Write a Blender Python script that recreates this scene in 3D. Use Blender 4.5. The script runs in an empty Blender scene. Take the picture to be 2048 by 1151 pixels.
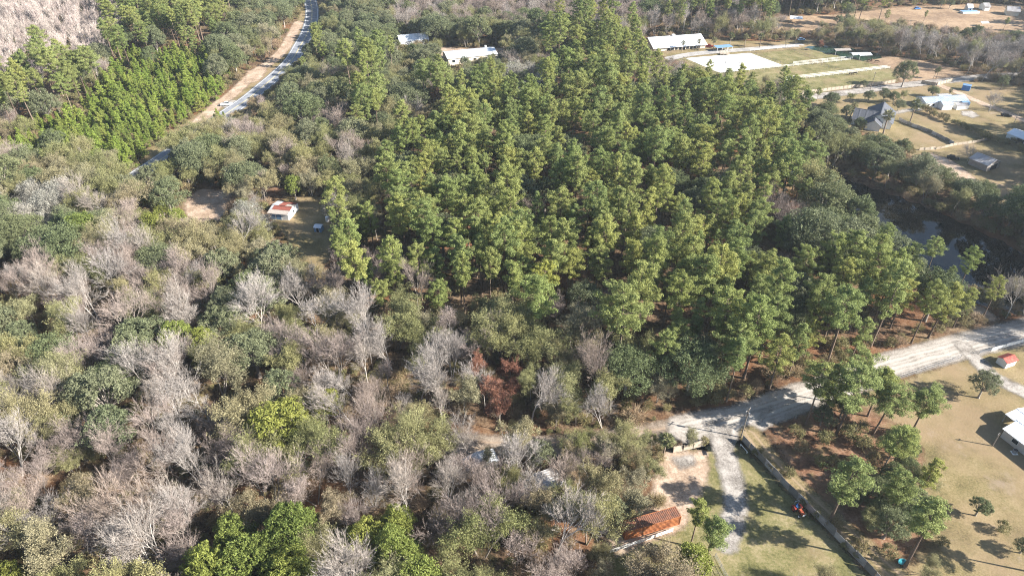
import bpy, bmesh, math, random
import numpy as np
from mathutils import Vector, Matrix, Euler

R = math.radians
rng = np.random.default_rng(7)
random.seed(7)
scene = bpy.context.scene
COL = scene.collection

# ------------------------------------------------------------------ camera, sky, sun, exposure
CAM_H, PITCH, FPX = 120.0, R(36.0), 1365.0          # drone height (m), downward pitch, focal length in photo pixels
cam_data = bpy.data.cameras.new("camera")
cam = bpy.data.objects.new("camera", cam_data)
COL.objects.link(cam)
cam.location = (0, 0, CAM_H)
cam.rotation_euler = (math.pi / 2 - PITCH, 0, 0)
cam_data.sensor_width = 36.0
cam_data.lens = 36.0 * FPX / 2048.0
cam_data.clip_start = 1.0
cam_data.clip_end = 6000.0
scene.camera = cam

SUN_EL, SUN_AZ = R(29.0), R(-15.0)                   # azimuth measured from +X, counter-clockwise
SUN_DIR = Vector((math.cos(SUN_EL) * math.cos(SUN_AZ), math.cos(SUN_EL) * math.sin(SUN_AZ), math.sin(SUN_EL)))
world = bpy.data.worlds.new("World")
scene.world = world
world.use_nodes = True
wn = world.node_tree.nodes
sky = wn.new("ShaderNodeTexSky")
sky.sky_type = 'NISHITA'
sky.sun_disc = False
sky.sun_elevation = SUN_EL
sky.sun_rotation = math.pi / 2 - SUN_AZ
sky.air_density = 1.0
sky.dust_density = 0.6
sky.ozone_density = 1.4
bg = wn["Background"]
bg.inputs[1].default_value = 0.068
world.node_tree.links.new(sky.outputs[0], bg.inputs[0])
sun_data = bpy.data.lights.new("sun", 'SUN')
sun_data.energy = 5.0
sun_data.angle = R(0.5)
sun_data.color = (1.0, 0.95, 0.87)
sun = bpy.data.objects.new("sun", sun_data)
COL.objects.link(sun)
sun.rotation_euler = SUN_DIR.to_track_quat('Z', 'Y').to_euler()
sun.location = (60, 0, 150)
scene.view_settings.view_transform = 'Standard'
scene.view_settings.look = 'None'
scene.view_settings.gamma = 1.0
scene.view_settings.use_curve_mapping = False
scene.view_settings.exposure = 1.9
scene.cycles.max_bounces = 5
scene.cycles.diffuse_bounces = 2
scene.cycles.transparent_max_bounces = 8
scene.cycles.transmission_bounces = 2
scene.cycles.glossy_bounces = 2
scene.cycles.use_denoising = True
scene.cycles.denoising_input_passes = 'RGB_ALBEDO_NORMAL'
scene.cycles.denoising_prefilter = 'NONE'
scene.cycles.filter_width = 1.1
scene.cycles.volume_bounces = 0

# ------------------------------------------------------------------ photo pixel -> point on the plane at height z
FWD = np.array([0, math.cos(PITCH), -math.sin(PITCH)])
UPV = np.array([0, math.sin(PITCH), math.cos(PITCH)])
RGT = np.array([1.0, 0, 0])


def P(x, y, z=0.0):
    d = FWD + RGT * (x - 1024) / FPX + UPV * (575.5 - y) / FPX
    t = (z - CAM_H) / d[2]
    return np.array([d[0] * t, d[1] * t])


def PX(X, Y, Z):
    v0, v1, v2 = X, Y, Z - CAM_H
    zc = v1 * FWD[1] + v2 * FWD[2]
    return 1024 + FPX * v0 / zc, 575.5 - FPX * (v1 * UPV[1] + v2 * UPV[2]) / zc


def poly(pts, z=0.0):
    return np.array([P(x, y, z) for x, y in pts])


def seg_dist(Q, A, B):
    d = B - A
    L = max(float(d @ d), 1e-9)
    t = np.clip(((Q - A) @ d) / L, 0, 1)
    C = A + t[:, None] * d
    w = Q - C
    dist = np.hypot(w[:, 0], w[:, 1])
    side = d[0] * (Q[:, 1] - A[1]) - d[1] * (Q[:, 0] - A[0])
    return dist, np.sign(side), t


def sd_poly(Q, pl):
    """signed distance, positive inside"""
    n = len(pl)
    best = np.full(len(Q), 1e9)
    ins = np.zeros(len(Q), bool)
    for i in range(n):
        A, B = pl[i], pl[(i + 1) % n]
        d, _, _ = seg_dist(Q, A, B)
        best = np.minimum(best, d)
        c = (A[1] > Q[:, 1]) != (B[1] > Q[:, 1])
        with np.errstate(divide='ignore', invalid='ignore'):
            xi = (B[0] - A[0]) * (Q[:, 1] - A[1]) / (B[1] - A[1] + 1e-12) + A[0]
        ins ^= c & (Q[:, 0] < xi)
    return np.where(ins, best, -best)


def smooth_line(pts, n=6):
    """Catmull-Rom through ground points"""
    p = np.vstack([2 * pts[0] - pts[1], pts, 2 * pts[-1] - pts[-2]])
    out = []
    for i in range(1, len(p) - 2):
        for k in range(n):
            t = k / n
            a, b, c, d = p[i - 1], p[i], p[i + 1], p[i + 2]
            out.append(0.5 * ((2 * b) + (c - a) * t + (2 * a - 5 * b + 4 * c - d) * t * t + (3 * b - a - 3 * c + d) * t ** 3))
    out.append(p[-2])
    return np.array(out)


def line_uv(Q, ln):
    """signed offset from a polyline and running length"""
    best = np.full(len(Q), 1e9)
    u = np.zeros(len(Q))
    s = np.zeros(len(Q))
    acc = 0.0
    for i in range(len(ln) - 1):
        d, sg, t = seg_dist(Q, ln[i], ln[i + 1])
        L = float(np.hypot(*(ln[i + 1] - ln[i])))
        m = d < best
        best = np.where(m, d, best)
        u = np.where(m, d * sg, u)
        s = np.where(m, acc + t * L, s)
        acc += L
    return u, s


# ------------------------------------------------------------------ materials
def new_mat(name):
    m = bpy.data.materials.new(name)
    m.use_nodes = True
    nt = m.node_tree
    b = nt.nodes["Principled BSDF"]
    b.inputs["Specular IOR Level"].default_value = 0.25
    return m, nt, b


def nd(nt, kind, **kw):
    n = nt.nodes.new(kind)
    for k, v in kw.items():
        if k.startswith("i_"):
            key = k[2:]
            n.inputs[int(key) if key.isdigit() else key].default_value = v
        else:
            setattr(n, k, v)
    return n


def lk(nt, a, b):
    nt.links.new(a, b)


def ramp(nt, src, stops, interp='LINEAR'):
    r = nt.nodes.new("ShaderNodeValToRGB")
    cr = r.color_ramp
    cr.interpolation = interp
    while len(cr.elements) < len(stops):
        cr.elements.new(0.5)
    for e, (p, c) in zip(cr.elements, stops):
        e.position = p
        e.color = (*c, 1) if len(c) == 3 else c
    lk(nt, src, r.inputs[0])
    return r.outputs[0]


def noise(nt, vec, scale, detail=3, rough=0.6):
    n = nd(nt, "ShaderNodeTexNoise", i_Scale=scale, i_Detail=detail, i_Roughness=rough)
    if vec is not None:
        lk(nt, vec, n.inputs["Vector"])
    return n.outputs["Fac"]


def mixc(nt, fac, a, b, mode='MIX'):
    n = nt.nodes.new("ShaderNodeMix")
    n.data_type = 'RGBA'
    n.blend_type = mode
    for s, v in ((n.inputs[0], fac), (n.inputs[6], a), (n.inputs[7], b)):
        if isinstance(v, (int, float)):
            s.default_value = v
        elif isinstance(v, tuple):
            s.default_value = (*v, 1)
        else:
            lk(nt, v, s)
    return n.outputs[2]


def mth(nt, op, a, b=None, c=None):
    n = nd(nt, "ShaderNodeMath", operation=op)
    for s, v in zip(n.inputs, (a, b, c)):
        if v is None:
            continue
        if isinstance(v, (int, float)):
            s.default_value = v
        else:
            lk(nt, v, s)
    return n.outputs[0]


def flat_mat(name, col, rough=0.6, metal=0.0, var=0.18, scale=1.5, bump=0.0, col2=None):
    """painted / wooden / metal surface with mild mottling and dirt"""
    m, nt, b = new_mat(name)
    tc = nd(nt, "ShaderNodeTexCoord")
    f = noise(nt, tc.outputs["Object"], scale, 4)
    c2 = col2 or tuple(c * (1 - var * 2) for c in col)
    lk(nt, ramp(nt, f, [(0.32, c2), (0.62, col)]), b.inputs["Base Color"])
    b.inputs["Roughness"].default_value = rough
    b.inputs["Metallic"].default_value = metal
    if bump:
        bp = nd(nt, "ShaderNodeBump", i_Strength=bump, i_Distance=0.05)
        lk(nt, noise(nt, tc.outputs["Object"], scale * 6, 2), bp.inputs["Height"])
        lk(nt, bp.outputs[0], b.inputs["Normal"])
    return m


def leaf_mat(name, lo, hi, transl=0.25, hue_var=None, rough=0.65, tints=None):
    """foliage: colour varies per leaf (attribute v), per tree (object random) and over the crown"""
    m, nt, b = new_mat(name)
    at = nd(nt, "ShaderNodeAttribute", attribute_name="v")
    oi = nd(nt, "ShaderNodeObjectInfo")
    f = mth(nt, 'ADD', mth(nt, 'MULTIPLY', at.outputs["Fac"], 0.55), mth(nt, 'MULTIPLY', oi.outputs["Random"], 0.45))
    c = ramp(nt, f, [(0.08, lo), (0.85, hi)])
    if hue_var:
        r2 = mth(nt, 'FRACT', mth(nt, 'MULTIPLY', oi.outputs["Random"], 37.31))
        c = mixc(nt, mth(nt, 'MULTIPLY', mth(nt, 'POWER', r2, 2.2), 0.75), c, hue_var)
    if tints:
        r3 = mth(nt, 'FRACT', mth(nt, 'MULTIPLY', oi.outputs["Random"], 91.7))
        tc_ = ramp(nt, r3, [((k + 0.5) / len(tints), t) for k, t in enumerate(tints)])
        dark = mth(nt, 'ADD', mth(nt, 'MULTIPLY', at.outputs["Fac"], 0.7), 0.6)
        tv = nd(nt, "ShaderNodeVectorMath", operation='SCALE')
        lk(nt, tc_, tv.inputs[0])
        lk(nt, dark, tv.inputs["Scale"])
        c = mixc(nt, 0.6, c, tv.outputs[0])
    lk(nt, c, b.inputs["Base Color"])
    b.inputs["Roughness"].default_value = rough
    b.inputs["Specular IOR Level"].default_value = 0.12
    if transl:
        tr = nd(nt, "ShaderNodeBsdfTranslucent")
        lk(nt, c, tr.inputs[0])
        mx = nd(nt, "ShaderNodeMixShader", i_0=transl)
        lk(nt, b.outputs[0], mx.inputs[1])
        lk(nt, tr.outputs[0], mx.inputs[2])
        lk(nt, mx.outputs[0], nt.nodes["Material Output"].inputs[0])
    return m


def bark_mat(name, lo, hi):
    m, nt, b = new_mat(name)
    tc = nd(nt, "ShaderNodeTexCoord")
    oi = nd(nt, "ShaderNodeObjectInfo")
    f = noise(nt, tc.outputs["Object"], 1.3, 3)
    f = mth(nt, 'ADD', mth(nt, 'MULTIPLY', f, 0.7), mth(nt, 'MULTIPLY', oi.outputs["Random"], 0.35))
    lk(nt, ramp(nt, f, [(0.3, lo), (0.8, hi)]), b.inputs["Base Color"])
    b.inputs["Roughness"].default_value = 0.9
    b.inputs["Specular IOR Level"].default_value = 0.1
    return m


def ground_mat(name, stops, scale=0.12, fine=1.6, edge_noise=0.35, amp=2.6, soft=0.7, rough=0.95, extra=None, bump=0.25):
    """earth, grass, sand: layered noise colour; patches fade out raggedly where attribute sd falls to zero"""
    m, nt, b = new_mat(name)
    tc = nd(nt, "ShaderNodeTexCoord")
    v = tc.outputs["Object"]
    f = mth(nt, 'ADD', mth(nt, 'MULTIPLY', noise(nt, v, scale, 5, 0.65), 0.5), mth(nt, 'MULTIPLY', noise(nt, v, fine, 5, 0.8), 0.5))
    f = mth(nt, 'ADD', mth(nt, 'MULTIPLY', mth(nt, 'SUBTRACT', f, 0.5), 2.8), 0.5)
    c = ramp(nt, f, stops)
    if extra:
        c = extra(nt, v, c)
    lk(nt, c, b.inputs["Base Color"])
    b.inputs["Roughness"].default_value = rough
    b.inputs["Specular IOR Level"].default_value = 0.1
    bp = nd(nt, "ShaderNodeBump", i_Strength=bump, i_Distance=0.3)
    lk(nt, noise(nt, v, 2.2, 4, 0.75), bp.inputs["Height"])
    lk(nt, bp.outputs[0], b.inputs["Normal"])
    if amp is not None:
        at = nd(nt, "ShaderNodeAttribute", attribute_name="sd")
        e = mth(nt, 'ADD', at.outputs["Fac"], mth(nt, 'MULTIPLY', mth(nt, 'SUBTRACT', noise(nt, v, edge_noise, 4, 0.7), 0.5), amp * 2))
        mr = nd(nt, "ShaderNodeMapRange", i_1=-soft, i_2=soft)
        lk(nt, e, mr.inputs[0])
        tr = nd(nt, "ShaderNodeBsdfTransparent")
        mx = nd(nt, "ShaderNodeMixShader")
        lk(nt, mr.outputs[0], mx.inputs[0])
        lk(nt, tr.outputs[0], mx.inputs[1])
        lk(nt, b.outputs[0], mx.inputs[2])
        lk(nt, mx.outputs[0], nt.nodes["Material Output"].inputs[0])
    return m


# ------------------------------------------------------------------ mesh helpers
def mesh_np(name, V, F, mats=(), mat_idx=None, vcol=None):
    V = np.asarray(V, np.float32)
    F = np.asarray(F, np.int32)
    me = bpy.data.meshes.new(name)
    k = F.shape[1]
    me.vertices.add(len(V))
    me.vertices.foreach_set("co", V.ravel())
    me.loops.add(F.size)
    me.loops.foreach_set("vertex_index", F.ravel())
    me.polygons.add(len(F))
    me.polygons.foreach_set("loop_start", np.arange(0, F.size, k, dtype=np.int32))
    if mat_idx is not None:
        me.polygons.foreach_set("material_index", np.asarray(mat_idx, np.int32))
    for m in mats:
        me.materials.append(m)
    if vcol is not None:
        a = me.attributes.new("v", 'FLOAT', 'POINT')
        a.data.foreach_set("value", np.asarray(vcol, np.float32))
    me.update(calc_edges=True)
    return me


def link(name, me, parent=None, loc=None, rot=None, scale=None):
    o = bpy.data.objects.new(name, me)
    COL.objects.link(o)
    if parent is not None:
        o.parent = parent
    if loc is not None:
        o.location = loc
    if rot is not None:
        o.rotation_euler = rot
    if scale is not None:
        o.scale = scale
    return o


def tag(o, label=None, cat=None, group=None, kind=None):
    if label:
        o["label"] = label
    if cat:
        o["category"] = cat
    if group:
        o["group"] = group
    if kind:
        o["kind"] = kind
    return o


def thing(name, label, cat, loc, rz=0.0, group=None):
    o = bpy.data.objects.new(name, None)
    COL.objects.link(o)
    o.empty_display_size = 0.5
    o.location = (loc[0], loc[1], loc[2] if len(loc) > 2 else 0.0)
    o.rotation_euler = (0, 0, rz)
    return tag(o, label, cat, group)


class MB:
    """collects one piece and links it as ONE mesh object"""

    def __init__(self):
        self.v, self.f = [], []

    def add(self, vs, fs):
        n = len(self.v)
        self.v += [tuple(p) for p in vs]
        self.f += [tuple(i + n for i in f) for f in fs]
        return self

    def box(self, c, s, rz=0.0, taper=1.0):
        x, y, z = s[0] / 2, s[1] / 2, s[2] / 2
        vs = []
        for sz in (-1, 1):
            k = taper if sz > 0 else 1.0
            for sx, sy in ((-1, -1), (1, -1), (1, 1), (-1, 1)):
                px, py = sx * x * k, sy * y * k
                vs.append((c[0] + px * math.cos(rz) - py * math.sin(rz), c[1] + px * math.sin(rz) + py * math.cos(rz), c[2] + sz * z))
        return self.add(vs, [(3, 2, 1, 0), (4, 5, 6, 7), (0, 1, 5, 4), (1, 2, 6, 5), (2, 3, 7, 6), (3, 0, 4, 7)])

    def tube(self, p0, p1, r0, r1=None, n=8):
        r1 = r0 if r1 is None else r1
        p0, p1 = Vector(p0), Vector(p1)
        q = (p1 - p0).to_track_quat('Z', 'Y')
        vs = []
        for p, r in ((p0, r0), (p1, r1)):
            for i in range(n):
                a = 2 * math.pi * i / n
                vs.append(p + q @ Vector((r * math.cos(a), r * math.sin(a), 0)))
        fs = [(i, (i + 1) % n, n + (i + 1) % n, n + i) for i in range(n)]
        return self.add(vs, fs + [tuple(range(n - 1, -1, -1)), tuple(range(n, 2 * n))])

    def prism(self, prof, y0, y1, axis='y'):
        """profile (a,z) pushed from y0 to y1"""
        n = len(prof)
        vs = []
        for y in (y0, y1):
            for a, z in prof:
                vs.append((a, y, z) if axis == 'y' else (y, a, z))
        fs = [(i, (i + 1) % n, n + (i + 1) % n, n + i) for i in range(n)]
        return self.add(vs, fs + [tuple(range(n - 1, -1, -1)), tuple(range(n, 2 * n))])

    def mesh(self, name, mat=None, bevel=0.0, smooth=False):
        me = bpy.data.meshes.new(name)
        me.from_pydata(self.v, [], self.f)
        bm = bmesh.new()
        bm.from_mesh(me)
        bmesh.ops.recalc_face_normals(bm, faces=bm.faces)
        if bevel:
            bmesh.ops.bevel(bm, geom=list(bm.edges), offset=bevel, segments=2, affect='EDGES', clamp_overlap=True)
        if smooth:
            for f in bm.faces:
                f.smooth = True
        bm.to_mesh(me)
        bm.free()
        if mat:
            me.materials.append(mat)
        return me

    def build(self, name, mat, parent=None, bevel=0.0, smooth=False, loc=None, rot=None):
        return link(name, self.mesh(name, mat, bevel, smooth), parent, loc, rot)


def structure(o):
    o["kind"] = "structure"
    return o


# ------------------------------------------------------------------ ground, roads, water
M = {}


def floor_extra(nt, v, c):
    straw = ramp(nt, noise(nt, v, 0.035, 3), [(0.48, (0, 0, 0)), (0.62, (1, 1, 1))])
    c = mixc(nt, mth(nt, 'MULTIPLY', straw, 0.7), c, (0.17, 0.075, 0.035))
    moss = ramp(nt, noise(nt, v, 0.09, 4), [(0.55, (0, 0, 0)), (0.7, (1, 1, 1))])
    return mixc(nt, mth(nt, 'MULTIPLY', moss, 0.5), c, (0.075, 0.085, 0.03))


M['floor'] = ground_mat("forest_floor", [(0.3, (0.045, 0.030, 0.02)), (0.5, (0.11, 0.07, 0.042)), (0.72, (0.19, 0.135, 0.085))], 0.15, 1.2, amp=None, extra=floor_extra, bump=0.5)


def lawn_extra(nt, v, c):
    dry = ramp(nt, noise(nt, v, 0.05, 4), [(0.4, (0, 0, 0)), (0.62, (1, 1, 1))])
    c = mixc(nt, mth(nt, 'MULTIPLY', dry, 0.75), c, (0.225, 0.16, 0.098))
    wv = nd(nt, "ShaderNodeTexWave", i_Scale=0.42, i_Distortion=9.0, i_Detail=4.0)
    mp = nd(nt, "ShaderNodeMapping")
    mp.inputs["Rotation"].default_value = (0, 0, 0.7)
    lk(nt, v, mp.inputs["Vector"])
    lk(nt, mp.outputs[0], wv.inputs["Vector"])
    c = mixc(nt, mth(nt, 'MULTIPLY', wv.outputs["Fac"], 0.05), c, (0.06, 0.055, 0.025))
    weed = ramp(nt, noise(nt, v, 0.5, 6, 0.8), [(0.52, (0, 0, 0)), (0.66, (1, 1, 1))])
    c = mixc(nt, mth(nt, 'MULTIPLY', weed, 0.3), c, (0.1, 0.095, 0.04))
    bare = ramp(nt, noise(nt, v, 0.11, 5, 0.7), [(0.58, (0, 0, 0)), (0.7, (1, 1, 1))])
    return mixc(nt, mth(nt, 'MULTIPLY', bare, 0.55), c, (0.26, 0.2, 0.15))


M['lawn'] = ground_mat("dry_lawn", [(0.2, (0.075, 0.062, 0.028)), (0.5, (0.165, 0.132, 0.062)), (0.8, (0.25, 0.195, 0.108))], 0.12, 2.2, extra=lawn_extra)
def patch_extra(nt, v, c):
    bare = ramp(nt, noise(nt, v, 0.07, 5, 0.7), [(0.5, (0, 0, 0)), (0.66, (1, 1, 1))])
    c = mixc(nt, mth(nt, 'MULTIPLY', bare, 0.6), c, (0.2, 0.145, 0.085))
    sc = ramp(nt, noise(nt, v, 0.35, 5, 0.75), [(0.58, (0, 0, 0)), (0.72, (1, 1, 1))])
    return mixc(nt, mth(nt, 'MULTIPLY', sc, 0.5), c, (0.24, 0.2, 0.155))


M['green'] = ground_mat("green_lawn", [(0.2, (0.065, 0.066, 0.025)), (0.5, (0.145, 0.132, 0.056)), (0.8, (0.24, 0.195, 0.11))], 0.16, 1.5, extra=patch_extra)
def litter_extra(nt, v, c):
    g_ = ramp(nt, noise(nt, v, 0.22, 5, 0.75), [(0.5, (0, 0, 0)), (0.64, (1, 1, 1))])
    c = mixc(nt, mth(nt, 'MULTIPLY', g_, 0.6), c, (0.125, 0.105, 0.05))
    d_ = ramp(nt, noise(nt, v, 0.8, 4, 0.8), [(0.58, (0, 0, 0)), (0.7, (1, 1, 1))])
    return mixc(nt, mth(nt, 'MULTIPLY', d_, 0.5), c, (0.05, 0.032, 0.022))


M['straw'] = ground_mat("pine_straw", [(0.15, (0.06, 0.032, 0.02)), (0.5, (0.165, 0.088, 0.052)), (0.85, (0.28, 0.18, 0.12))], 0.25, 1.6, edge_noise=0.22, amp=6.0, soft=1.6, extra=litter_extra)
M['soil'] = ground_mat("pale_soil", [(0.25, (0.21, 0.15, 0.105)), (0.5, (0.32, 0.235, 0.17)), (0.75, (0.43, 0.34, 0.265))], 0.2, 1.5, amp=1.5)
M['field'] = ground_mat("dry_field", [(0.3, (0.17, 0.115, 0.075)), (0.5, (0.24, 0.165, 0.105)), (0.7, (0.3, 0.215, 0.14))], 0.05, 0.5, amp=3.0, soft=1.5)
M['sand'] = ground_mat("white_sand", [(0.3, (0.68, 0.63, 0.54)), (0.6, (0.80, 0.76, 0.68))], 0.1, 0.6, amp=0.4)
M['whitegravel'] = ground_mat("white_gravel", [(0.25, (0.13, 0.115, 0.1)), (0.5, (0.25, 0.225, 0.2)), (0.75, (0.36, 0.33, 0.295))], 0.25, 2.5, amp=1.2)


def road_extra(nt, v, c):
    at = nd(nt, "ShaderNodeAttribute", attribute_name="u")
    wob = mth(nt, 'MULTIPLY', mth(nt, 'SUBTRACT', noise(nt, v, 0.18, 3), 0.5), 1.4)
    a = mth(nt, 'ABSOLUTE', mth(nt, 'ADD', at.outputs["Fac"], wob))
    tracks = ramp(nt, mth(nt, 'DIVIDE', a, 6.0), [(0.0, (0.7,) * 3), (0.09, (0.0,) * 3), (0.17, (1,) * 3), (0.24, (1,) * 3), (0.31, (0.1,) * 3), (0.4, (0.8,) * 3), (0.47, (0.2,) * 3), (0.6, (0.1,) * 3), (1.0, (0.0,) * 3)])
    c = mixc(nt, mth(nt, 'MULTIPLY', tracks, 0.8), c, (0.39, 0.36, 0.325))
    dk = ramp(nt, noise(nt, v, 0.6, 5, 0.75), [(0.55, (0, 0, 0)), (0.72, (1, 1, 1))])
    return mixc(nt, mth(nt, 'MULTIPLY', dk, 0.3), c, (0.13, 0.105, 0.085))


M['gravel'] = ground_mat("gravel_road", [(0.25, (0.15, 0.13, 0.11)), (0.5, (0.26, 0.23, 0.2)), (0.75, (0.36, 0.325, 0.29))], 0.3, 3.0, amp=0.9, extra=road_extra)


def track_extra(nt, v, c):
    at = nd(nt, "ShaderNodeAttribute", attribute_name="u")
    a = mth(nt, 'ABSOLUTE', at.outputs["Fac"])
    t = ramp(nt, mth(nt, 'DIVIDE', a, 3.0), [(0.0, (0,) * 3), (0.18, (0.1,) * 3), (0.3, (1,) * 3), (0.45, (0.2,) * 3), (0.7, (0.0,) * 3)])
    return mixc(nt, mth(nt, 'MULTIPLY', t, 0.75), c, (0.3, 0.22, 0.155))


M['track'] = ground_mat("grass_track", [(0.3, (0.12, 0.1, 0.045)), (0.5, (0.19, 0.145, 0.075)), (0.7, (0.25, 0.19, 0.11))], 0.3, 2.4, amp=1.0, extra=track_extra)
M['dirt'] = ground_mat("dirt_track", [(0.2, (0.11, 0.085, 0.065)), (0.5, (0.2, 0.16, 0.125)), (0.8, (0.3, 0.25, 0.2))], 0.3, 2.2, amp=1.6, extra=track_extra)
M['asphalt'] = ground_mat("asphalt", [(0.3, (0.15, 0.158, 0.178)), (0.55, (0.205, 0.215, 0.238)), (0.75, (0.25, 0.26, 0.28))], 0.2, 1.5, amp=0.25, soft=0.2, rough=0.8, bump=0.05)
M['lane'] = ground_mat("grey_lane", [(0.3, (0.22, 0.21, 0.2)), (0.6, (0.32, 0.3, 0.28))], 0.2, 1.5, amp=0.4, soft=0.3)
M['whiteline'] = flat_mat("white_road_paint", (0.75, 0.75, 0.72), 0.7, var=0.1)
M['yellowline'] = flat_mat("yellow_road_paint", (0.55, 0.47, 0.27), 0.7, var=0.1)

POND = poly([(1585, 318), (1640, 338), (1700, 362), (1800, 396), (1900, 436), (2000, 484), (2110, 540), (2110, 640), (2000, 606), (1900, 585), (1800, 536), (1700, 458), (1620, 395), (1575, 350)])
POND2 = poly([(1608, 92), (1640, 91), (1690, 95), (1745, 104), (1768, 112), (1725, 119), (1688, 111), (1648, 102)])

# ground: one sheet to the horizon, finer where the camera looks, dipping into the ponds
xs = np.concatenate([[-5000, -3000, -1500, -900], np.arange(-520, 521, 5), [900, 1500, 3000, 5000]])
ys = np.concatenate([[-3000, -1000, -300, -100], np.arange(0, 721, 5), [900, 1500, 3000, 5500]])
gx, gy = np.meshgrid(xs, ys, indexing='ij')
Q = np.stack([gx.ravel(), gy.ravel()], 1)


def ground_z(Q):
    z = np.zeros(len(Q))
    for pl in (POND, POND2):
        s = sd_poly(Q, pl)
        t = np.clip((s + 4) / 9, 0, 1)
        z = np.minimum(z, -2.2 * t * t * (3 - 2 * t))
    return z


gz = ground_z(Q)
nx, ny = len(xs), len(ys)
ii = (np.arange(nx - 1)[:, None] * ny + np.arange(ny - 1)[None]).ravel()
ground = link("ground", mesh_np("ground", np.column_stack([Q, gz]), np.column_stack([ii, ii + ny, ii + ny + 1, ii + 1]), [M['floor']]))
structure(ground)


def water(name, pl, deep, tint):
    m, nt, b = new_mat(name)
    b.inputs["Base Color"].default_value = (*deep, 1)
    b.inputs["Roughness"].default_value = 0.02
    b.inputs["Specular IOR Level"].default_value = 0.4
    b.inputs["IOR"].default_value = 1.33
    tc = nd(nt, "ShaderNodeTexCoord")
    lk(nt, ramp(nt, noise(nt, tc.outputs["Object"], 0.06, 3), [(0.35, deep), (0.7, tint)]), b.inputs["Base Color"])
    bp = nd(nt, "ShaderNodeBump", i_Strength=0.02, i_Distance=0.05)
    lk(nt, noise(nt, tc.outputs["Object"], 1.5, 2), bp.inputs["Height"])
    lk(nt, bp.outputs[0], b.inputs["Normal"])
    lo, hi = pl.min(0) - 12, pl.max(0) + 12
    gxx, gyy = np.meshgrid(np.arange(lo[0], hi[0], 4), np.arange(lo[1], hi[1], 4), indexing='ij')
    q = np.stack([gxx.ravel(), gyy.ravel()], 1)
    s = sd_poly(q, pl)
    n2 = gxx.shape[1]
    i2 = (np.arange(gxx.shape[0] - 1)[:, None] * n2 + np.arange(n2 - 1)[None]).ravel()
    F = np.column_stack([i2, i2 + n2, i2 + n2 + 1, i2 + 1])
    F = F[(s[F] > -8).any(1)]
    used, inv = np.unique(F, return_inverse=True)
    me = mesh_np(name, np.column_stack([q[used], np.full(len(used), -0.55)]), inv.reshape(F.shape), [m])
    return structure(link(name, me))


water("pond_water", POND, (0.003, 0.0035, 0.004), (0.010, 0.009, 0.006))
water("far_pond_water", POND2, (0.014, 0.03, 0.02), (0.02, 0.045, 0.03))

SHEET_N = [0]
CLEAR = []          # (kind, data, margin) areas without forest


def sheet(name, mat, z, cell, pl=None, ln=None, width=None, clear=True, margin=1.0):
    """a patch of ground or a road as a thin sheet with attributes sd (inside distance) and u (offset from the middle)"""
    if pl is not None:
        lo, hi = pl.min(0) - 3, pl.max(0) + 3
    else:
        lo, hi = ln.min(0) - width - 3, ln.max(0) + width + 3
    a, b = np.arange(lo[0], hi[0] + cell, cell), np.arange(lo[1], hi[1] + cell, cell)
    gxx, gyy = np.meshgrid(a, b, indexing='ij')
    q = np.stack([gxx.ravel(), gyy.ravel()], 1)
    if pl is not None:
        s = sd_poly(q, pl)
        u = s
    else:
        u, _ = line_uv(q, ln)
        s = width / 2 - np.abs(u)
    n2 = len(b)
    i2 = (np.arange(len(a) - 1)[:, None] * n2 + np.arange(n2 - 1)[None]).ravel()
    F = np.column_stack([i2, i2 + n2, i2 + n2 + 1, i2 + 1])
    F = F[(s[F] > -3.0).any(1)]
    used, inv = np.unique(F, return_inverse=True)
    SHEET_N[0] += 1
    zz = np.full(len(used), z + 0.0013 * SHEET_N[0]) + ground_z(q[used])      # every sheet at a height of its own
    me = mesh_np(name, np.column_stack([q[used], zz]), inv.reshape(F.shape), [mat])
    for nm, arr in (("sd", s), ("u", u)):
        at = me.attributes.new(nm, 'FLOAT', 'POINT')
        at.data.foreach_set("value", arr[used].astype(np.float32))
    o = structure(link(name, me))
    if clear:
        CLEAR.append(('p', pl, margin) if pl is not None else ('l', ln, width / 2 + margin))
    return o


def gline(pts):
    return smooth_line(poly(pts))


# lawns and fields
sheet("lawn", M['lawn'], 0.02, 2.0, poly([(1700, 800), (1745, 782), (1930, 716), (1975, 702), (2120, 672), (2160, 1200), (1830, 1180), (1700, 1010), (1600, 890), (1590, 850)]), margin=0.5)
sheet("pine_straw_ground", M['straw'], 0.04, 1.5, poly([(1520, 838), (1640, 815), (1740, 820), (1830, 880), (1850, 930), (1790, 1000), (1850, 1085), (1790, 1150), (1660, 1030), (1590, 950)]), clear=False)
sheet("front_lawn", M['green'], 0.02, 1.5, poly([(1330, 905), (1470, 880), (1560, 965), (1760, 1175), (1220, 1190), (1200, 1120), (1240, 1085), (1345, 1035), (1310, 985)]), margin=-0.5)
sheet("bare_yard", M['soil'], 0.04, 1.5, poly([(1315, 905), (1410, 900), (1420, 940), (1400, 990), (1360, 1060), (1230, 1110), (1210, 1070), (1300, 1010)]), clear=False)
sheet("shed_yard_lawn", M['lawn'], 0.02, 1.5, poly([(560, 462), (545, 440), (560, 395), (640, 392), (690, 415), (692, 450), (668, 500), (640, 545), (604, 560), (594, 505)]), margin=0.0)
sheet("shed_yard_soil", M['soil'], 0.02, 1.5, poly([(372, 398), (398, 378), (460, 380), (470, 400), (440, 440), (395, 446), (370, 425)]), margin=0.5)
sheet("clay_yard", M['straw'], 0.02, 1.5, poly([(495, 362), (560, 366), (580, 380), (560, 400), (520, 392)]), margin=0.0)
sheet("clay_patch", M['straw'], 0.02, 1.5, poly([(215, 432), (270, 425), (275, 440), (225, 446)]), margin=0.0)
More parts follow.
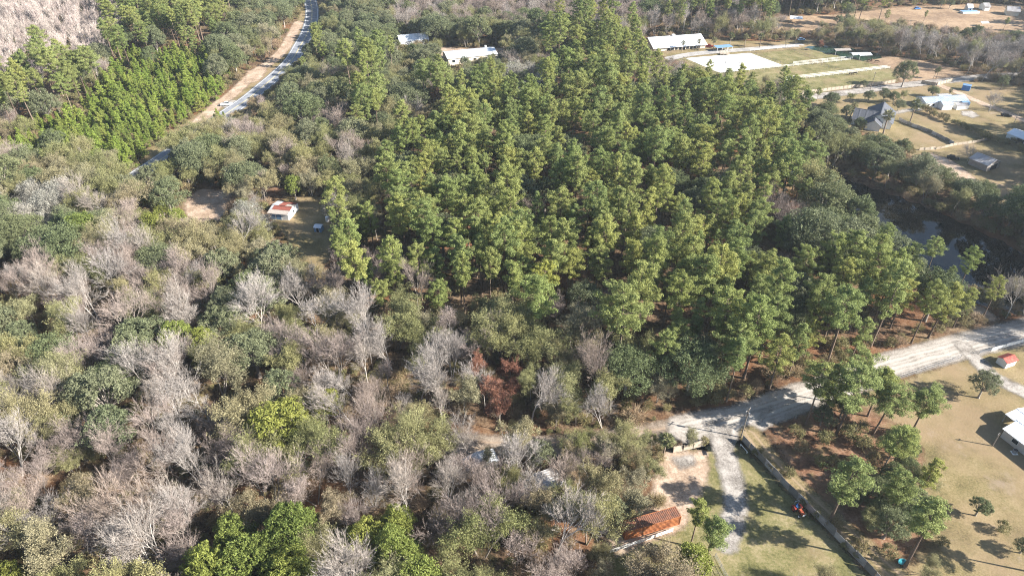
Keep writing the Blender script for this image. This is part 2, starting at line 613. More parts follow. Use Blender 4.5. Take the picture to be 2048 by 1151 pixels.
sheet("east_lawn", M['lawn'], 0.02, 3.0, poly([(1590, 203), (1700, 188), (1800, 177), (1905, 163), (2000, 165), (2110, 185), (2130, 500), (2010, 430), (1950, 402), (1880, 360), (1835, 318), (1790, 292), (1745, 268), (1690, 255), (1640, 228)]), margin=-1.0)
sheet("paddock_grass", M['green'], 0.02, 3.0, poly([(1350, 118), (1380, 106), (1500, 97), (1585, 90), (1640, 101), (1720, 120), (1792, 136), (1800, 164), (1604, 190), (1540, 176), (1500, 168), (1440, 156), (1390, 140)]), margin=0.5)
sheet("barn_yard", M['lawn'], 0.03, 3.0, poly([(1275, 104), (1290, 78), (1410, 78), (1540, 84), (1625, 78), (1640, 95), (1580, 100), (1440, 112), (1365, 116), (1310, 112)]), margin=0.5)
sheet("reed_field", M['field'], 0.025, 3.0, poly([(1640, 101), (1720, 119), (1765, 111), (1830, 118), (1915, 138), (1935, 152), (1880, 158), (1800, 166), (1785, 138)]), margin=0.0)
sheet("far_field", M['field'], 0.02, 5.0, poly([(1545, 34), (1690, 29), (1800, 14), (1960, 8), (2120, 14), (2140, 95), (2010, 74), (1900, 62), (1800, 50), (1700, 45), (1650, 58), (1640, 66), (1600, 68), (1550, 58)]), margin=0.0)
sheet("verge", M['lawn'], 0.02, 2.5, ln=gline([(632, -30), (630, 20), (622, 45), (608, 72), (580, 112), (545, 145), (505, 178), (460, 212), (418, 240), (370, 275), (330, 305)]), width=19.0, margin=-2.0)
sheet("verge_soil", M['soil'], 0.035, 2.0, ln=gline([(598, 45), (583, 72), (568, 98), (545, 121), (508, 147), (472, 182), (432, 213), (398, 243), (372, 262)]), width=6.5, margin=0.0)
sheet("verge_soil_patch", M['soil'], 0.04, 2.0, poly([(494, 142), (535, 138), (520, 162), (490, 168)]), margin=0.0)
sheet("driveway_apron", M['whitegravel'], 0.045, 1.5, poly([(436, 208), (462, 200), (500, 202), (486, 216), (455, 218)]), margin=0.0)
sheet("office_yard", M['soil'], 0.03, 3.0, poly([(868, 92), (930, 98), (1010, 96), (1010, 120), (905, 136), (880, 120), (850, 100)]), margin=0.0)

# roads
HWY = gline([(622, -30), (621, 0), (624, 20), (623, 40), (616, 64), (602, 90), (584, 120), (558, 146), (530, 170), (500, 195), (470, 216), (430, 243), (375, 282), (318, 322), (262, 358), (190, 400)])
sheet("highway_road", M['asphalt'], 0.055, 1.5, ln=HWY, width=8.8, margin=1.5)


def ribbon(name, ln, off, w, z, mat, parent=None, dash=None):
    t = np.gradient(ln, axis=0)
    t /= np.hypot(t[:, 0], t[:, 1])[:, None]
    nrm = np.column_stack([-t[:, 1], t[:, 0]])
    a, b = ln + nrm * (off - w / 2), ln + nrm * (off + w / 2)
    V = np.vstack([np.column_stack([a, np.full(len(a), z)]), np.column_stack([b, np.full(len(b), z)])])
    n = len(ln)
    i = np.arange(n - 1)
    return link(name, mesh_np(name, V, np.column_stack([i, i + 1, i + 1 + n, i + n]), [mat]), parent)


road_o = bpy.data.objects["highway_road"]
for off, mm in ((-3.6, 'whiteline'), (3.6, 'whiteline'), (-0.18, 'yellowline'), (0.18, 'yellowline')):
    ribbon("lane_marking", HWY, off, 0.22, 0.135, M[mm], road_o)

GRAVEL = gline([(2160, 628), (2048, 662), (1960, 683), (1865, 708), (1765, 735), (1670, 772), (1570, 806), (1480, 838), (1400, 851), (1372, 857)])
DIRT = gline([(1400, 851), (1340, 861), (1290, 868), (1190, 884), (1080, 892), (960, 890), (880, 884)])
sheet("gravel_road", M['gravel'], 0.055, 1.0, ln=GRAVEL, width=8.8, margin=0.6)
sheet("dirt_road", M['dirt'], 0.05, 1.0, ln=DIRT, width=6.0, margin=0.0)
sheet("road_junction", M['gravel'], 0.06, 1.0, poly([(1405, 848), (1480, 830), (1545, 812), (1515, 846), (1480, 864), (1464, 895), (1432, 900), (1420, 868)]), margin=0.0)
sheet("driveway", M['whitegravel'], 0.06, 1.0, ln=gline([(1440, 862), (1450, 910), (1466, 965), (1470, 1010), (1462, 1055), (1452, 1085)]), width=4.6, margin=0.3)
sheet("house_driveway", M['whitegravel'], 0.06, 1.0, ln=gline([(1925, 692), (1945, 712), (1962, 730), (1990, 755), (2060, 790), (2110, 815)]), width=4.2, margin=0.3)
sheet("side_track", M['track'], 0.06, 1.0, ln=gline([(1500, 868), (1545, 925), (1600, 980), (1660, 1036), (1730, 1096), (1800, 1160), (1850, 1210)]), width=5.0, margin=0.2)
sheet("sand_lane", M['whitegravel'], 0.05, 1.5, ln=gline([(1560, 203), (1640, 192), (1720, 182), (1800, 171.5), (1900, 161), (1990, 151.5), (2090, 148)]), width=6.5, margin=0.5)
sheet("farm_track", M['soil'], 0.05, 1.5, ln=gline([(1872, 168), (1905, 181), (1935, 194), (1965, 207), (2005, 222), (2060, 246)]), width=4.5, margin=0.0)
sheet("yard_path", M['whitegravel'], 0.05, 1.5, ln=gline([(1792, 226), (1815, 221), (1838, 219)]), width=2.6, margin=0.0)
sheet("barn_lane", M['lane'], 0.05, 1.5, ln=gline([(1340, 117), (1380, 109), (1440, 103), (1500, 98.5), (1560, 93.5), (1600, 90.5)]), width=6.0, margin=0.0)
sheet("farm_soil", M['soil'], 0.04, 1.5, poly([(1832, 310), (1860, 306), (1900, 318), (1930, 340), (1960, 365), (1925, 372), (1880, 350), (1845, 332)]), margin=0.0)
sheet("arena_sand", M['sand'], 0.06, 1.5, poly([(1371, 117), (1500, 106.5), (1565, 131), (1437, 145)]), margin=0.5)
sheet("sand_pile", M['whitegravel'], 0.07, 0.8, poly([(1345, 915), (1385, 908), (1392, 928), (1360, 938)]), clear=False)
sheet("burn_patch", M['whitegravel'], 0.06, 0.8, poly([(1922, 222), (1945, 222), (1958, 232), (1945, 236), (1925, 231)]), clear=False)
sheet("dam_soil", M['soil'], 0.05, 1.0, poly([(1935, 610), (1965, 612), (2000, 640), (1975, 640), (1945, 628)]), margin=0.5)
# ------------------------------------------------------------------ tree building
class TG:
    """triangles of one tree: wood (trunk, limbs) and crown (leaves or twigs)"""

    def __init__(self, seed):
        self.r = np.random.default_rng(seed)
        self.wv, self.wf, self.wn = [], [], 0
        self.cv, self.cf, self.ca, self.cn = [], [], [], 0

    def tube(self, pts, rad, n=5, crown=False, val=0.5):
        pts = np.asarray(pts, float)
        rad = np.asarray(rad, float)
        d = np.gradient(pts, axis=0)
        d /= np.linalg.norm(d, axis=1)[:, None] + 1e-9
        ref = np.array([0.3, 0.2, 1.0]) if abs(d[0, 2]) < 0.8 else np.array([1.0, 0.1, 0])
        s = np.cross(d, ref)
        s /= np.linalg.norm(s, axis=1)[:, None] + 1e-9
        t = np.cross(d, s)
        a = np.arange(n) * 2 * math.pi / n
        V = pts[:, None] + rad[:, None, None] * (np.cos(a)[None, :, None] * s[:, None] + np.sin(a)[None, :, None] * t[:, None])
        m = len(pts)
        i = (np.arange(m - 1)[:, None] * n + np.arange(n)[None]).ravel()
        j = (np.arange(m - 1)[:, None] * n + (np.arange(n)[None] + 1) % n).ravel()
        F = np.vstack([np.column_stack([i, j, j + n]), np.column_stack([i, j + n, i + n])])
        self._put(V.reshape(-1, 3), F, crown, val)

    def _put(self, V, F, crown, val):
        if crown:
            self.cv.append(V)
            self.cf.append(F + self.cn)
            self.ca.append(np.full(len(V), val) if np.isscalar(val) else val)
            self.cn += len(V)
        else:
            self.wv.append(V)
            self.wf.append(F + self.wn)
            self.wn += len(V)

    def ribbons(self, A, B, wa, wb, val=None):
        """thin flat twigs from A to B"""
        n = len(A)
        if n == 0:
            return
        d = B - A
        rv = self.r.normal(size=(n, 3))
        s = np.cross(d, rv)
        s /= np.linalg.norm(s, axis=1)[:, None] + 1e-9
        V = np.stack([A - s * wa, A + s * wa, B + s * wb, B - s * wb], 1).reshape(-1, 3)
        i = np.arange(n) * 4
        F = np.vstack([np.column_stack([i, i + 1, i + 2]), np.column_stack([i, i + 2, i + 3])])
        v = np.repeat(self.r.random(n), 4) if val is None else np.repeat(val, 4)
        self._put(V, F, True, v)

    def leaves(self, C, size, out=None, flat=0.0, asp=1.0, bend=0.6):
        """leaf clumps: kite-shaped cards; normals lean to `out` (and up by `flat`)"""
        n = len(C)
        nrm = self.r.normal(size=(n, 3))
        nrm /= np.linalg.norm(nrm, axis=1)[:, None]
        if out is not None:
            nrm = nrm + out * bend
        nrm[:, 2] += flat
        nrm /= np.linalg.norm(nrm, axis=1)[:, None] + 1e-9
        a = np.cross(nrm, self.r.normal(size=(n, 3)))
        a /= np.linalg.norm(a, axis=1)[:, None] + 1e-9
        b = np.cross(nrm, a)
        s = (size * self.r.uniform(0.6, 1.35, n))[:, None]
        k = self.r.uniform(0.25, 0.6, (n, 1))
        V = np.stack([C - a * s, C - b * s * asp * k + a * s * 0.1, C + a * s, C + b * s * asp * (0.85 - k) + a * s * 0.15], 1).reshape(-1, 3)
        i = np.arange(n) * 4
        F = np.vstack([np.column_stack([i, i + 1, i + 2]), np.column_stack([i, i + 2, i + 3])])
        self._put(V, F, True, np.repeat(self.r.random(n), 4))

    def meshes(self, name, wood, leaf):
        wv, wf = np.vstack(self.wv), np.vstack(self.wf)
        cv, cf, ca = np.vstack(self.cv), np.vstack(self.cf), np.concatenate(self.ca)
        tm = mesh_np(name + "_trunk", wv, wf, [wood])
        for p in tm.polygons:
            p.use_smooth = True
        cm = mesh_np(name + "_crown", cv, cf, [leaf], vcol=ca)
        both = mesh_np(name, np.vstack([wv, cv]), np.vstack([wf, cf + len(wv)]), [wood, leaf],
                       np.concatenate([np.zeros(len(wf)), np.ones(len(cf))]), np.concatenate([np.full(len(wv), 0.5), ca]))
        return tm, cm, both


def ball(r, n, flat=1.0, shell=0.45, up=0.0):
    d = r.normal(size=(n, 3))
    d[:, 2] += up
    d /= np.linalg.norm(d, axis=1)[:, None]
    rad = shell + (1 - shell) * r.random(n) ** 0.5
    p = d * rad[:, None]
    p[:, 2] *= flat
    return p, d


def bezier(p0, p1, p2, n=6):
    t = np.linspace(0, 1, n)[:, None]
    return (1 - t) ** 2 * p0 + 2 * t * (1 - t) * p1 + t * t * p2


def make_pine(seed, H=21.0, CR=3.9, crown_from=0.5, nb=40, dens=58, young=False, size=0.19):
    g = TG(seed)
    r = g.r
    lean = r.normal(size=2) * 0.02 * H
    top = np.array([lean[0], lean[1], H * 0.97])
    mid = np.array([lean[0] * 0.2 + r.normal() * 0.25, lean[1] * 0.2 + r.normal() * 0.25, H * 0.5])
    tr = bezier(np.zeros(3), mid, top, 10)
    rad = np.linspace(0.011 * H + 0.03, 0.03, 10)
    rad[0] *= 1.35
    g.tube(tr, rad, 7)
    skew = r.normal(size=2) * 0.12
    gaps = r.uniform(0, 2 * math.pi, 3)
    for i in range(nb):
        t = (i + r.random()) / nb
        z = crown_from + (0.985 - crown_from) * t
        k = z * 9
        base = tr[min(int(k), 8)] * (1 - (k - int(k))) + tr[min(int(k) + 1, 9)] * (k - int(k))
        if young:
            prof = (1 - t) ** 0.8 * 1.0 + 0.06
        else:
            prof = max(0.1, 1 - ((t - 0.3) / 0.72) ** 2) ** 0.55 if t > 0.3 else 0.45 + 0.55 * t / 0.3
        ang = i * 2.39996 + r.normal() * 0.4
        L = CR * prof * r.uniform(0.62, 1.18)
        for gp in gaps:
            if abs((ang - gp + math.pi) % (2 * math.pi) - math.pi) < 0.35:
                L *= 0.6
        up = r.uniform(0.05, 0.45) + 0.55 * t
        d = np.array([math.cos(ang) + skew[0], math.sin(ang) + skew[1], 0])
        tip = base + d * L + np.array([0, 0, L * up * 0.55])
        br = bezier(base, base + d * L * 0.55 + np.array([0, 0, -0.05 * L]), tip, 4)
        g.tube(br, np.linspace(0.016 * L + 0.02, 0.012, 4), 3)
        npf = max(2, int(2.5 + L * 1.35))
        for j in range(npf):
            s = 0.42 + 0.62 * (j + r.random()) / npf
            c = base + (tip - base) * min(s, 1.05) + r.normal(size=3) * np.array([0.35, 0.35, 0.2]) * (0.35 + L * 0.16)
            pr = r.uniform(0.5, 0.95) * (0.55 + 0.14 * L) * (0.8 if young else 1.0)
            p, dd = ball(r, int(dens * r.uniform(0.7, 1.3)), 0.62, 0.3, 0.35)
            g.leaves(c + p * pr, size, dd, flat=0.25, asp=0.8, bend=0.9)
    p, dd = ball(r, dens * 2, 0.9, 0.3, 0.3)
    g.leaves(top + p * 0.8 * (0.6 if young else 1), size, dd, flat=0.2, bend=0.9)
    return g


def make_oak(seed, H=13.0, CR=6.0, lobes=24, dens=54, size=0.195, moss=0.0, trunk_h=0.3, flat=0.62, open_=0.0, twigs=0):
    g = TG(seed)
    r = g.r
    th = H * trunk_h
    g.tube(bezier(np.zeros(3), np.array([r.normal() * 0.3, r.normal() * 0.3, th * 0.5]), np.array([0, 0, th * 1.15]), 5), np.linspace(0.034 * H, 0.024 * H, 5) * np.array([1.4, 1, 1, 1, 1]), 8)
    cz = H * (0.60 if flat < 0.7 else 0.56)
    RZ = (H - cz) * 0.9
    for i in range(lobes):
        a = i * 2.39996 + r.normal() * 0.3
        h = (i + 0.5) / lobes
        rr = CR * (1 - h ** 2.0) ** 0.5 * r.uniform(0.72, 1.08) * 0.82
        zz = cz - RZ * 0.35 + h * RZ * 1.2 + r.normal() * 0.3
        c = np.array([math.cos(a) * rr, math.sin(a) * rr, zz])
        lim = bezier(np.array([0, 0, th]), np.array([c[0] * 0.45, c[1] * 0.45, th + (zz - th) * 0.35]), c, 6)
        g.tube(lim, np.linspace(0.013 * H, 0.035, 6), 4)
        LR = CR * r.uniform(0.2, 0.46)
        nsub = int(14 * (LR / (0.34 * CR)) ** 1.5)
        if twigs:
            A = np.repeat(lim[3:4], twigs, 0) + r.normal(size=(twigs, 3)) * 0.3
            B = c + ball(r, twigs, 0.8, 0.5, 0.3)[0] * LR * 1.15
            g.ribbons(A, B, 0.03, 0.012, np.full(twigs, 0.95))
        sub, sd_ = ball(r, nsub, flat + 0.15, 0.75, 0.35)
        for q, dq in zip(sub, sd_):
            if r.random() < open_:
                continue
            pc = c + q * LR
            pr = LR * r.uniform(0.28, 0.5)
            p, dd = ball(r, int(dens * r.uniform(0.6, 1.3)), 0.75, 0.4, 0.25)
            g.leaves(pc + p * pr, size, dd, flat=0.2, asp=1.0, bend=0.8)
    return g


def make_bare(seed, H=14.0, CR=4.5, first=0.32, spread=0.5, wig=0.13, leaf=0, leaf_size=0.17, stems=1, tw=0.0125, levels=(4, 5, 5, 5, 4), up=0.26, vine=0):
    """leafless tree: forking limbs and many thin twigs; optionally sparse leaves or vine clumps"""
    g = TG(seed)
    r = g.r
    twA, twB, wA, wB = [], [], [], []
    tips = []

    def grow(p, d, L, rad, lv):
        d = d / np.linalg.norm(d)
        bend = r.normal(size=3) * wig
        e1 = p + (d + bend * 0.5) * L * 0.5
        d2 = d + bend + np.array([0, 0, up])
        d2 /= np.linalg.norm(d2)
        e2 = e1 + d2 * L * 0.5
        if lv <= 2 or (lv == 3 and rad > 0.03):
            g.tube(np.array([p, e1, e2]), np.array([rad, rad * 0.82, rad * 0.62]), 6 if lv == 0 else 4)
        else:
            w = max(rad, tw)
            twA.extend((p, e1))
            twB.extend((e1, e2))
            wA.extend((w, w * 0.8))
            wB.extend((w * 0.8, w * 0.5))
        if lv >= len(levels):
            tips.append(e2)
            return
        n = levels[lv]
        for k in range(n):
            s = 1.0 if k == 0 else r.uniform(0.35 if lv else 0.6, 1.0)
            q = p + (e1 - p) * (s * 2) if s < 0.5 else e1 + (e2 - e1) * (s * 2 - 1)
            ax = r.normal(size=3)
            ax -= d2 * (ax @ d2)
            ax /= np.linalg.norm(ax) + 1e-9
            sp = spread * r.uniform(0.55, 1.35) * (0.45 if k == 0 else 1.0)
            nd_ = d2 * math.cos(sp) + ax * math.sin(sp)
            grow(q, nd_, L * r.uniform(0.52, 0.8) * (1.0 if lv else CR / (H * 0.33)), rad * (0.6 if k == 0 else 0.42), lv + 1)

    for s in range(stems):
        a = r.uniform(0, 6.28)
        off = np.array([math.cos(a), math.sin(a), 0]) * (0.25 if stems > 1 else 0)
        d0 = np.array([math.cos(a), math.sin(a), 0]) * (0.28 if stems > 1 else 0.05) + np.array([0, 0, 1.0])
        grow(off, d0, H * first * r.uniform(0.9, 1.25), 0.009 * H + 0.02, 0)
    A, B = np.array(twA), np.array(twB)
    g.ribbons(A, B, np.array(wA)[:, None], np.array(wB)[:, None])
    T = np.array(tips)
    if leaf:
        live = T[np.sin(T[:, 0] * 1.1 + seed) + np.sin(T[:, 1] * 1.3) + np.sin(T[:, 2] * 0.9) > -0.55]
        idx = r.integers(0, len(live), leaf)
        C = live[idx] + r.normal(size=(leaf, 3)) * 0.2
        g.leaves(C, leaf_size, None, flat=0.3)
    if vine:
        idx = r.integers(0, len(T), vine)
        for i in idx:
            p, dd = ball(r, 26, 1.0, 0.2)
            g.leaves(T[i] * np.array([0.8, 0.8, 0.85]) + p * r.uniform(0.3, 0.6), 0.16, dd)
    return g


def make_shrub(seed, H=2.6, CR=1.7, n=26, dens=44, size=0.125, twigs=60):
    g = TG(seed)
    r = g.r
    for k in range(5):
        a = r.uniform(0, 6.28)
        g.tube(bezier(np.zeros(3), np.array([0, 0, H * 0.4]), np.array([math.cos(a) * CR * 0.5, math.sin(a) * CR * 0.5, H * 0.7]), 4), np.linspace(0.05, 0.02, 4), 3)
    sub, sd_ = ball(r, n, 0.75, 0.55, 0.5)
    for q in sub:
        c = np.array([0, 0, H * 0.5]) + q * np.array([CR, CR, H * 0.6]) * 0.8
        c[2] = max(c[2], 0.25)
        p, dd = ball(r, dens, 0.9, 0.35, 0.2)
        g.leaves(c + p * r.uniform(0.3, 0.55), size, dd, flat=0.2, bend=0.7)
    if twigs:
        A = np.tile(np.array([0, 0, H * 0.35]), (twigs, 1)) + r.normal(size=(twigs, 3)) * 0.25
        B = np.array([0, 0, H * 0.55]) + ball(r, twigs, 0.7, 0.8, 0.5)[0] * CR * 1.1
        g.ribbons(A, B, 0.02, 0.01, np.full(twigs, 0.9))
    return g


def make_palm(seed, H=6.0, FL=1.9, nf=30, skirt=True):
    g = TG(seed)
    r = g.r
    lean = r.normal(size=2) * 0.05 * H
    top = np.array([lean[0], lean[1], H])
    g.tube(bezier(np.zeros(3), np.array([lean[0] * 0.8, lean[1] * 0.8, H * 0.5]), top, 7), np.array([0.26, 0.2, 0.18, 0.18, 0.17, 0.19, 0.16]), 8)
    for i in range(nf):
        a = i * 2.39996
        e = math.radians(85 - 125 * (i / nf) ** 0.8)
        if skirt and i > nf * 0.8:
            e = math.radians(-60)
        d = np.array([math.cos(a) * math.cos(e), math.sin(a) * math.cos(e), math.sin(e)])
        L = FL * r.uniform(0.8, 1.1)
        s = np.array([-math.sin(a), math.cos(a), 0])
        pet = top + d * L * 0.45
        g.ribbons(top[None], pet[None], 0.04, 0.03, np.array([0.2 if i < nf * 0.8 else 0.95]))
        # fan leaf: narrow folded fingers spreading from the stalk end
        for k in np.linspace(-1.15, 1.15, 9):
            fd = d * math.cos(k) + s * math.sin(k)
            fd = fd + np.array([0, 0, -0.28 * abs(k)])
            tip = pet + fd * L * 0.6
            w = np.cross(fd, d + np.array([0, 0, 0.6]))
            w /= np.linalg.norm(w) + 1e-9
            V = np.array([pet, pet + fd * L * 0.3 + w * 0.1, tip + np.array([0, 0, -0.12]), pet + fd * L * 0.3 - w * 0.1])
            g._put(V, np.array([[0, 1, 2], [0, 2, 3]]), True, np.full(4, (0.15 + 0.5 * r.random()) if i < nf * 0.8 else 1.0))
    return g


BARK_PINE = bark_mat("pine_bark", (0.085, 0.06, 0.045), (0.2, 0.15, 0.115))
BARK_GREY = bark_mat("grey_bark", (0.15, 0.13, 0.11), (0.33, 0.29, 0.25))
BARK_PALE = bark_mat("pale_bark", (0.27, 0.245, 0.222), (0.52, 0.475, 0.43))
BARK_PALM = bark_mat("palm_bark", (0.16, 0.12, 0.09), (0.3, 0.24, 0.19))

LEAF = {
    'P': leaf_mat("pine_needles", (0.115, 0.150, 0.048), (0.285, 0.325, 0.105), 0.36, tints=[(0.22, 0.27, 0.09), (0.34, 0.345, 0.105), (0.19, 0.245, 0.095), (0.31, 0.31, 0.105), (0.25, 0.295, 0.115), (0.37, 0.355, 0.105)]),
    'Y': leaf_mat("young_pine_needles", (0.12, 0.180, 0.030), (0.27, 0.345, 0.062), 0.36, tints=[(0.16, 0.225, 0.045), (0.28, 0.32, 0.075), (0.21, 0.27, 0.06), (0.29, 0.28, 0.085), (0.17, 0.20, 0.06)]),
    'O': leaf_mat("oak_leaves", (0.070, 0.088, 0.046), (0.19, 0.205, 0.105), 0.27, tints=[(0.16, 0.18, 0.10), (0.22, 0.215, 0.135), (0.12, 0.155, 0.065), (0.18, 0.19, 0.09)]),
    'S': leaf_mat("mossy_oak_leaves", (0.17, 0.168, 0.14), (0.34, 0.325, 0.275), 0.2, (0.34, 0.31, 0.265)),
    'G': leaf_mat("glossy_green_leaves", (0.075, 0.105, 0.026), (0.215, 0.250, 0.065), 0.3, (0.25, 0.26, 0.06)),
    'C': leaf_mat("yellow_green_leaves", (0.115, 0.130, 0.03), (0.27, 0.275, 0.068), 0.3),
    'K': leaf_mat("olive_thin_leaves", (0.145, 0.135, 0.07), (0.335, 0.305, 0.18), 0.28, tints=[(0.30, 0.26, 0.135), (0.31, 0.275, 0.195), (0.20, 0.222, 0.07), (0.29, 0.22, 0.155), (0.25, 0.25, 0.095), (0.18, 0.20, 0.075), (0.28, 0.262, 0.105)]),
    'B': leaf_mat("pinkish_twigs", (0.165, 0.132, 0.118), (0.335, 0.275, 0.245), 0.0, (0.27, 0.21, 0.165)),
    'W': leaf_mat("pale_grey_twigs", (0.18, 0.16, 0.147), (0.385, 0.345, 0.312), 0.0, (0.29, 0.245, 0.205)),
    'H': leaf_mat("mauve_far_twigs", (0.29, 0.235, 0.215), (0.50, 0.415, 0.375), 0.0, (0.38, 0.335, 0.29)),
    'R': leaf_mat("russet_leaves", (0.17, 0.075, 0.052), (0.34, 0.18, 0.12), 0.25),
    'T': leaf_mat("shrub_leaves", (0.085, 0.090, 0.036), (0.235, 0.215, 0.10), 0.25, (0.29, 0.215, 0.12)),
    'X': leaf_mat("brown_bramble", (0.15, 0.105, 0.066), (0.34, 0.245, 0.165), 0.15, (0.22, 0.21, 0.08)),
    'F': leaf_mat("palm_fronds", (0.06, 0.09, 0.025), (0.24, 0.22, 0.12), 0.2),
}
LEAF['N'] = leaf_mat('yellowing_needles', (0.15, 0.165, 0.04), (0.31, 0.315, 0.075), 0.3)
PROTO = {}


def proto(code, k, g, wood):
    PROTO.setdefault(code, []).append(g.meshes("proto_%s_%02d" % (code, k), wood, LEAF[code]))


for k in range(10):
    proto('P', k, make_pine(100 + k, 21, (2.6, 3.1, 3.5, 2.9, 3.8, 4.3, 4.0, 4.6, 4.9, 3.7)[k], (0.5, 0.42, 0.55, 0.36, 0.45, 0.4, 0.52, 0.44, 0.5, 0.34)[k], 40 + 3 * (k % 5)), BARK_PINE)
proto('N', 0, make_pine(161, 21, 4.4, 0.5, 46), BARK_PINE)
for k in range(4):
    proto('Y', k, make_pine(140 + k, 7.5, 1.8 + 0.2 * k, 0.1, 34, 34, True, 0.17), BARK_PINE)
for k in range(6):
    proto('O', k, make_oak(200 + k, 13, 5.0 + 0.35 * k, 20 + 2 * k), BARK_GREY)
for k in range(3):
    proto('S', k, make_oak(230 + k, 12, 6.0, 24, 34, 0.16, open_=0.3, twigs=30), BARK_PALE)
for k in range(4):
    proto('G', k, make_oak(250 + k, 14, 4.9, 26, 56, 0.21, flat=0.85, trunk_h=0.25), BARK_GREY)
for k in range(2):
    proto('C', k, make_oak(270 + k, 12, 4.3, 22, 50, 0.2, flat=0.85, open_=0.1), BARK_GREY)
for k in range(5):
    proto('K', k, make_bare(300 + k, 13, 4.6, 0.28, 0.58, leaf=13000, leaf_size=0.115, stems=1 + k % 3), BARK_GREY)
for k in range(6):
    proto('B', k, make_bare(340 + k, 13.5, 4.3, 0.34, 0.5, stems=1 + k % 3, leaf=900 * (k % 2), leaf_size=0.09), BARK_GREY)
for k in range(5):
    proto('W', k, make_bare(370 + k, 14, 4.8, 0.32, 0.52, wig=0.16, stems=1 + k % 2, tw=0.015), BARK_PALE)
for k in range(4):
    proto('H', k, make_bare(400 + k, 15, 2.8, 0.5, 0.42, levels=(5, 5, 4, 4, 3), tw=0.02, up=0.4), BARK_PALE)
for k in range(2):
    proto('R', k, make_bare(430 + k, 11, 3.4, 0.3, 0.5, leaf=9000, leaf_size=0.12), BARK_GREY)
for k in range(4):
    proto('T', k, make_shrub(450 + k), BARK_GREY)
for k in range(3):
    proto('X', k, make_shrub(470 + k, 2.4, 1.9, 20, 26, 0.1, 260), BARK_GREY)
for k in range(3):
    proto('F', k, make_palm(490 + k), BARK_PALM)
NOMH = dict(P=21, Y=7.5, O=13, S=12, G=14, C=12, K=13, B=13.5, W=14, H=15, R=11, T=2.6, X=2.4, F=6, N=21)

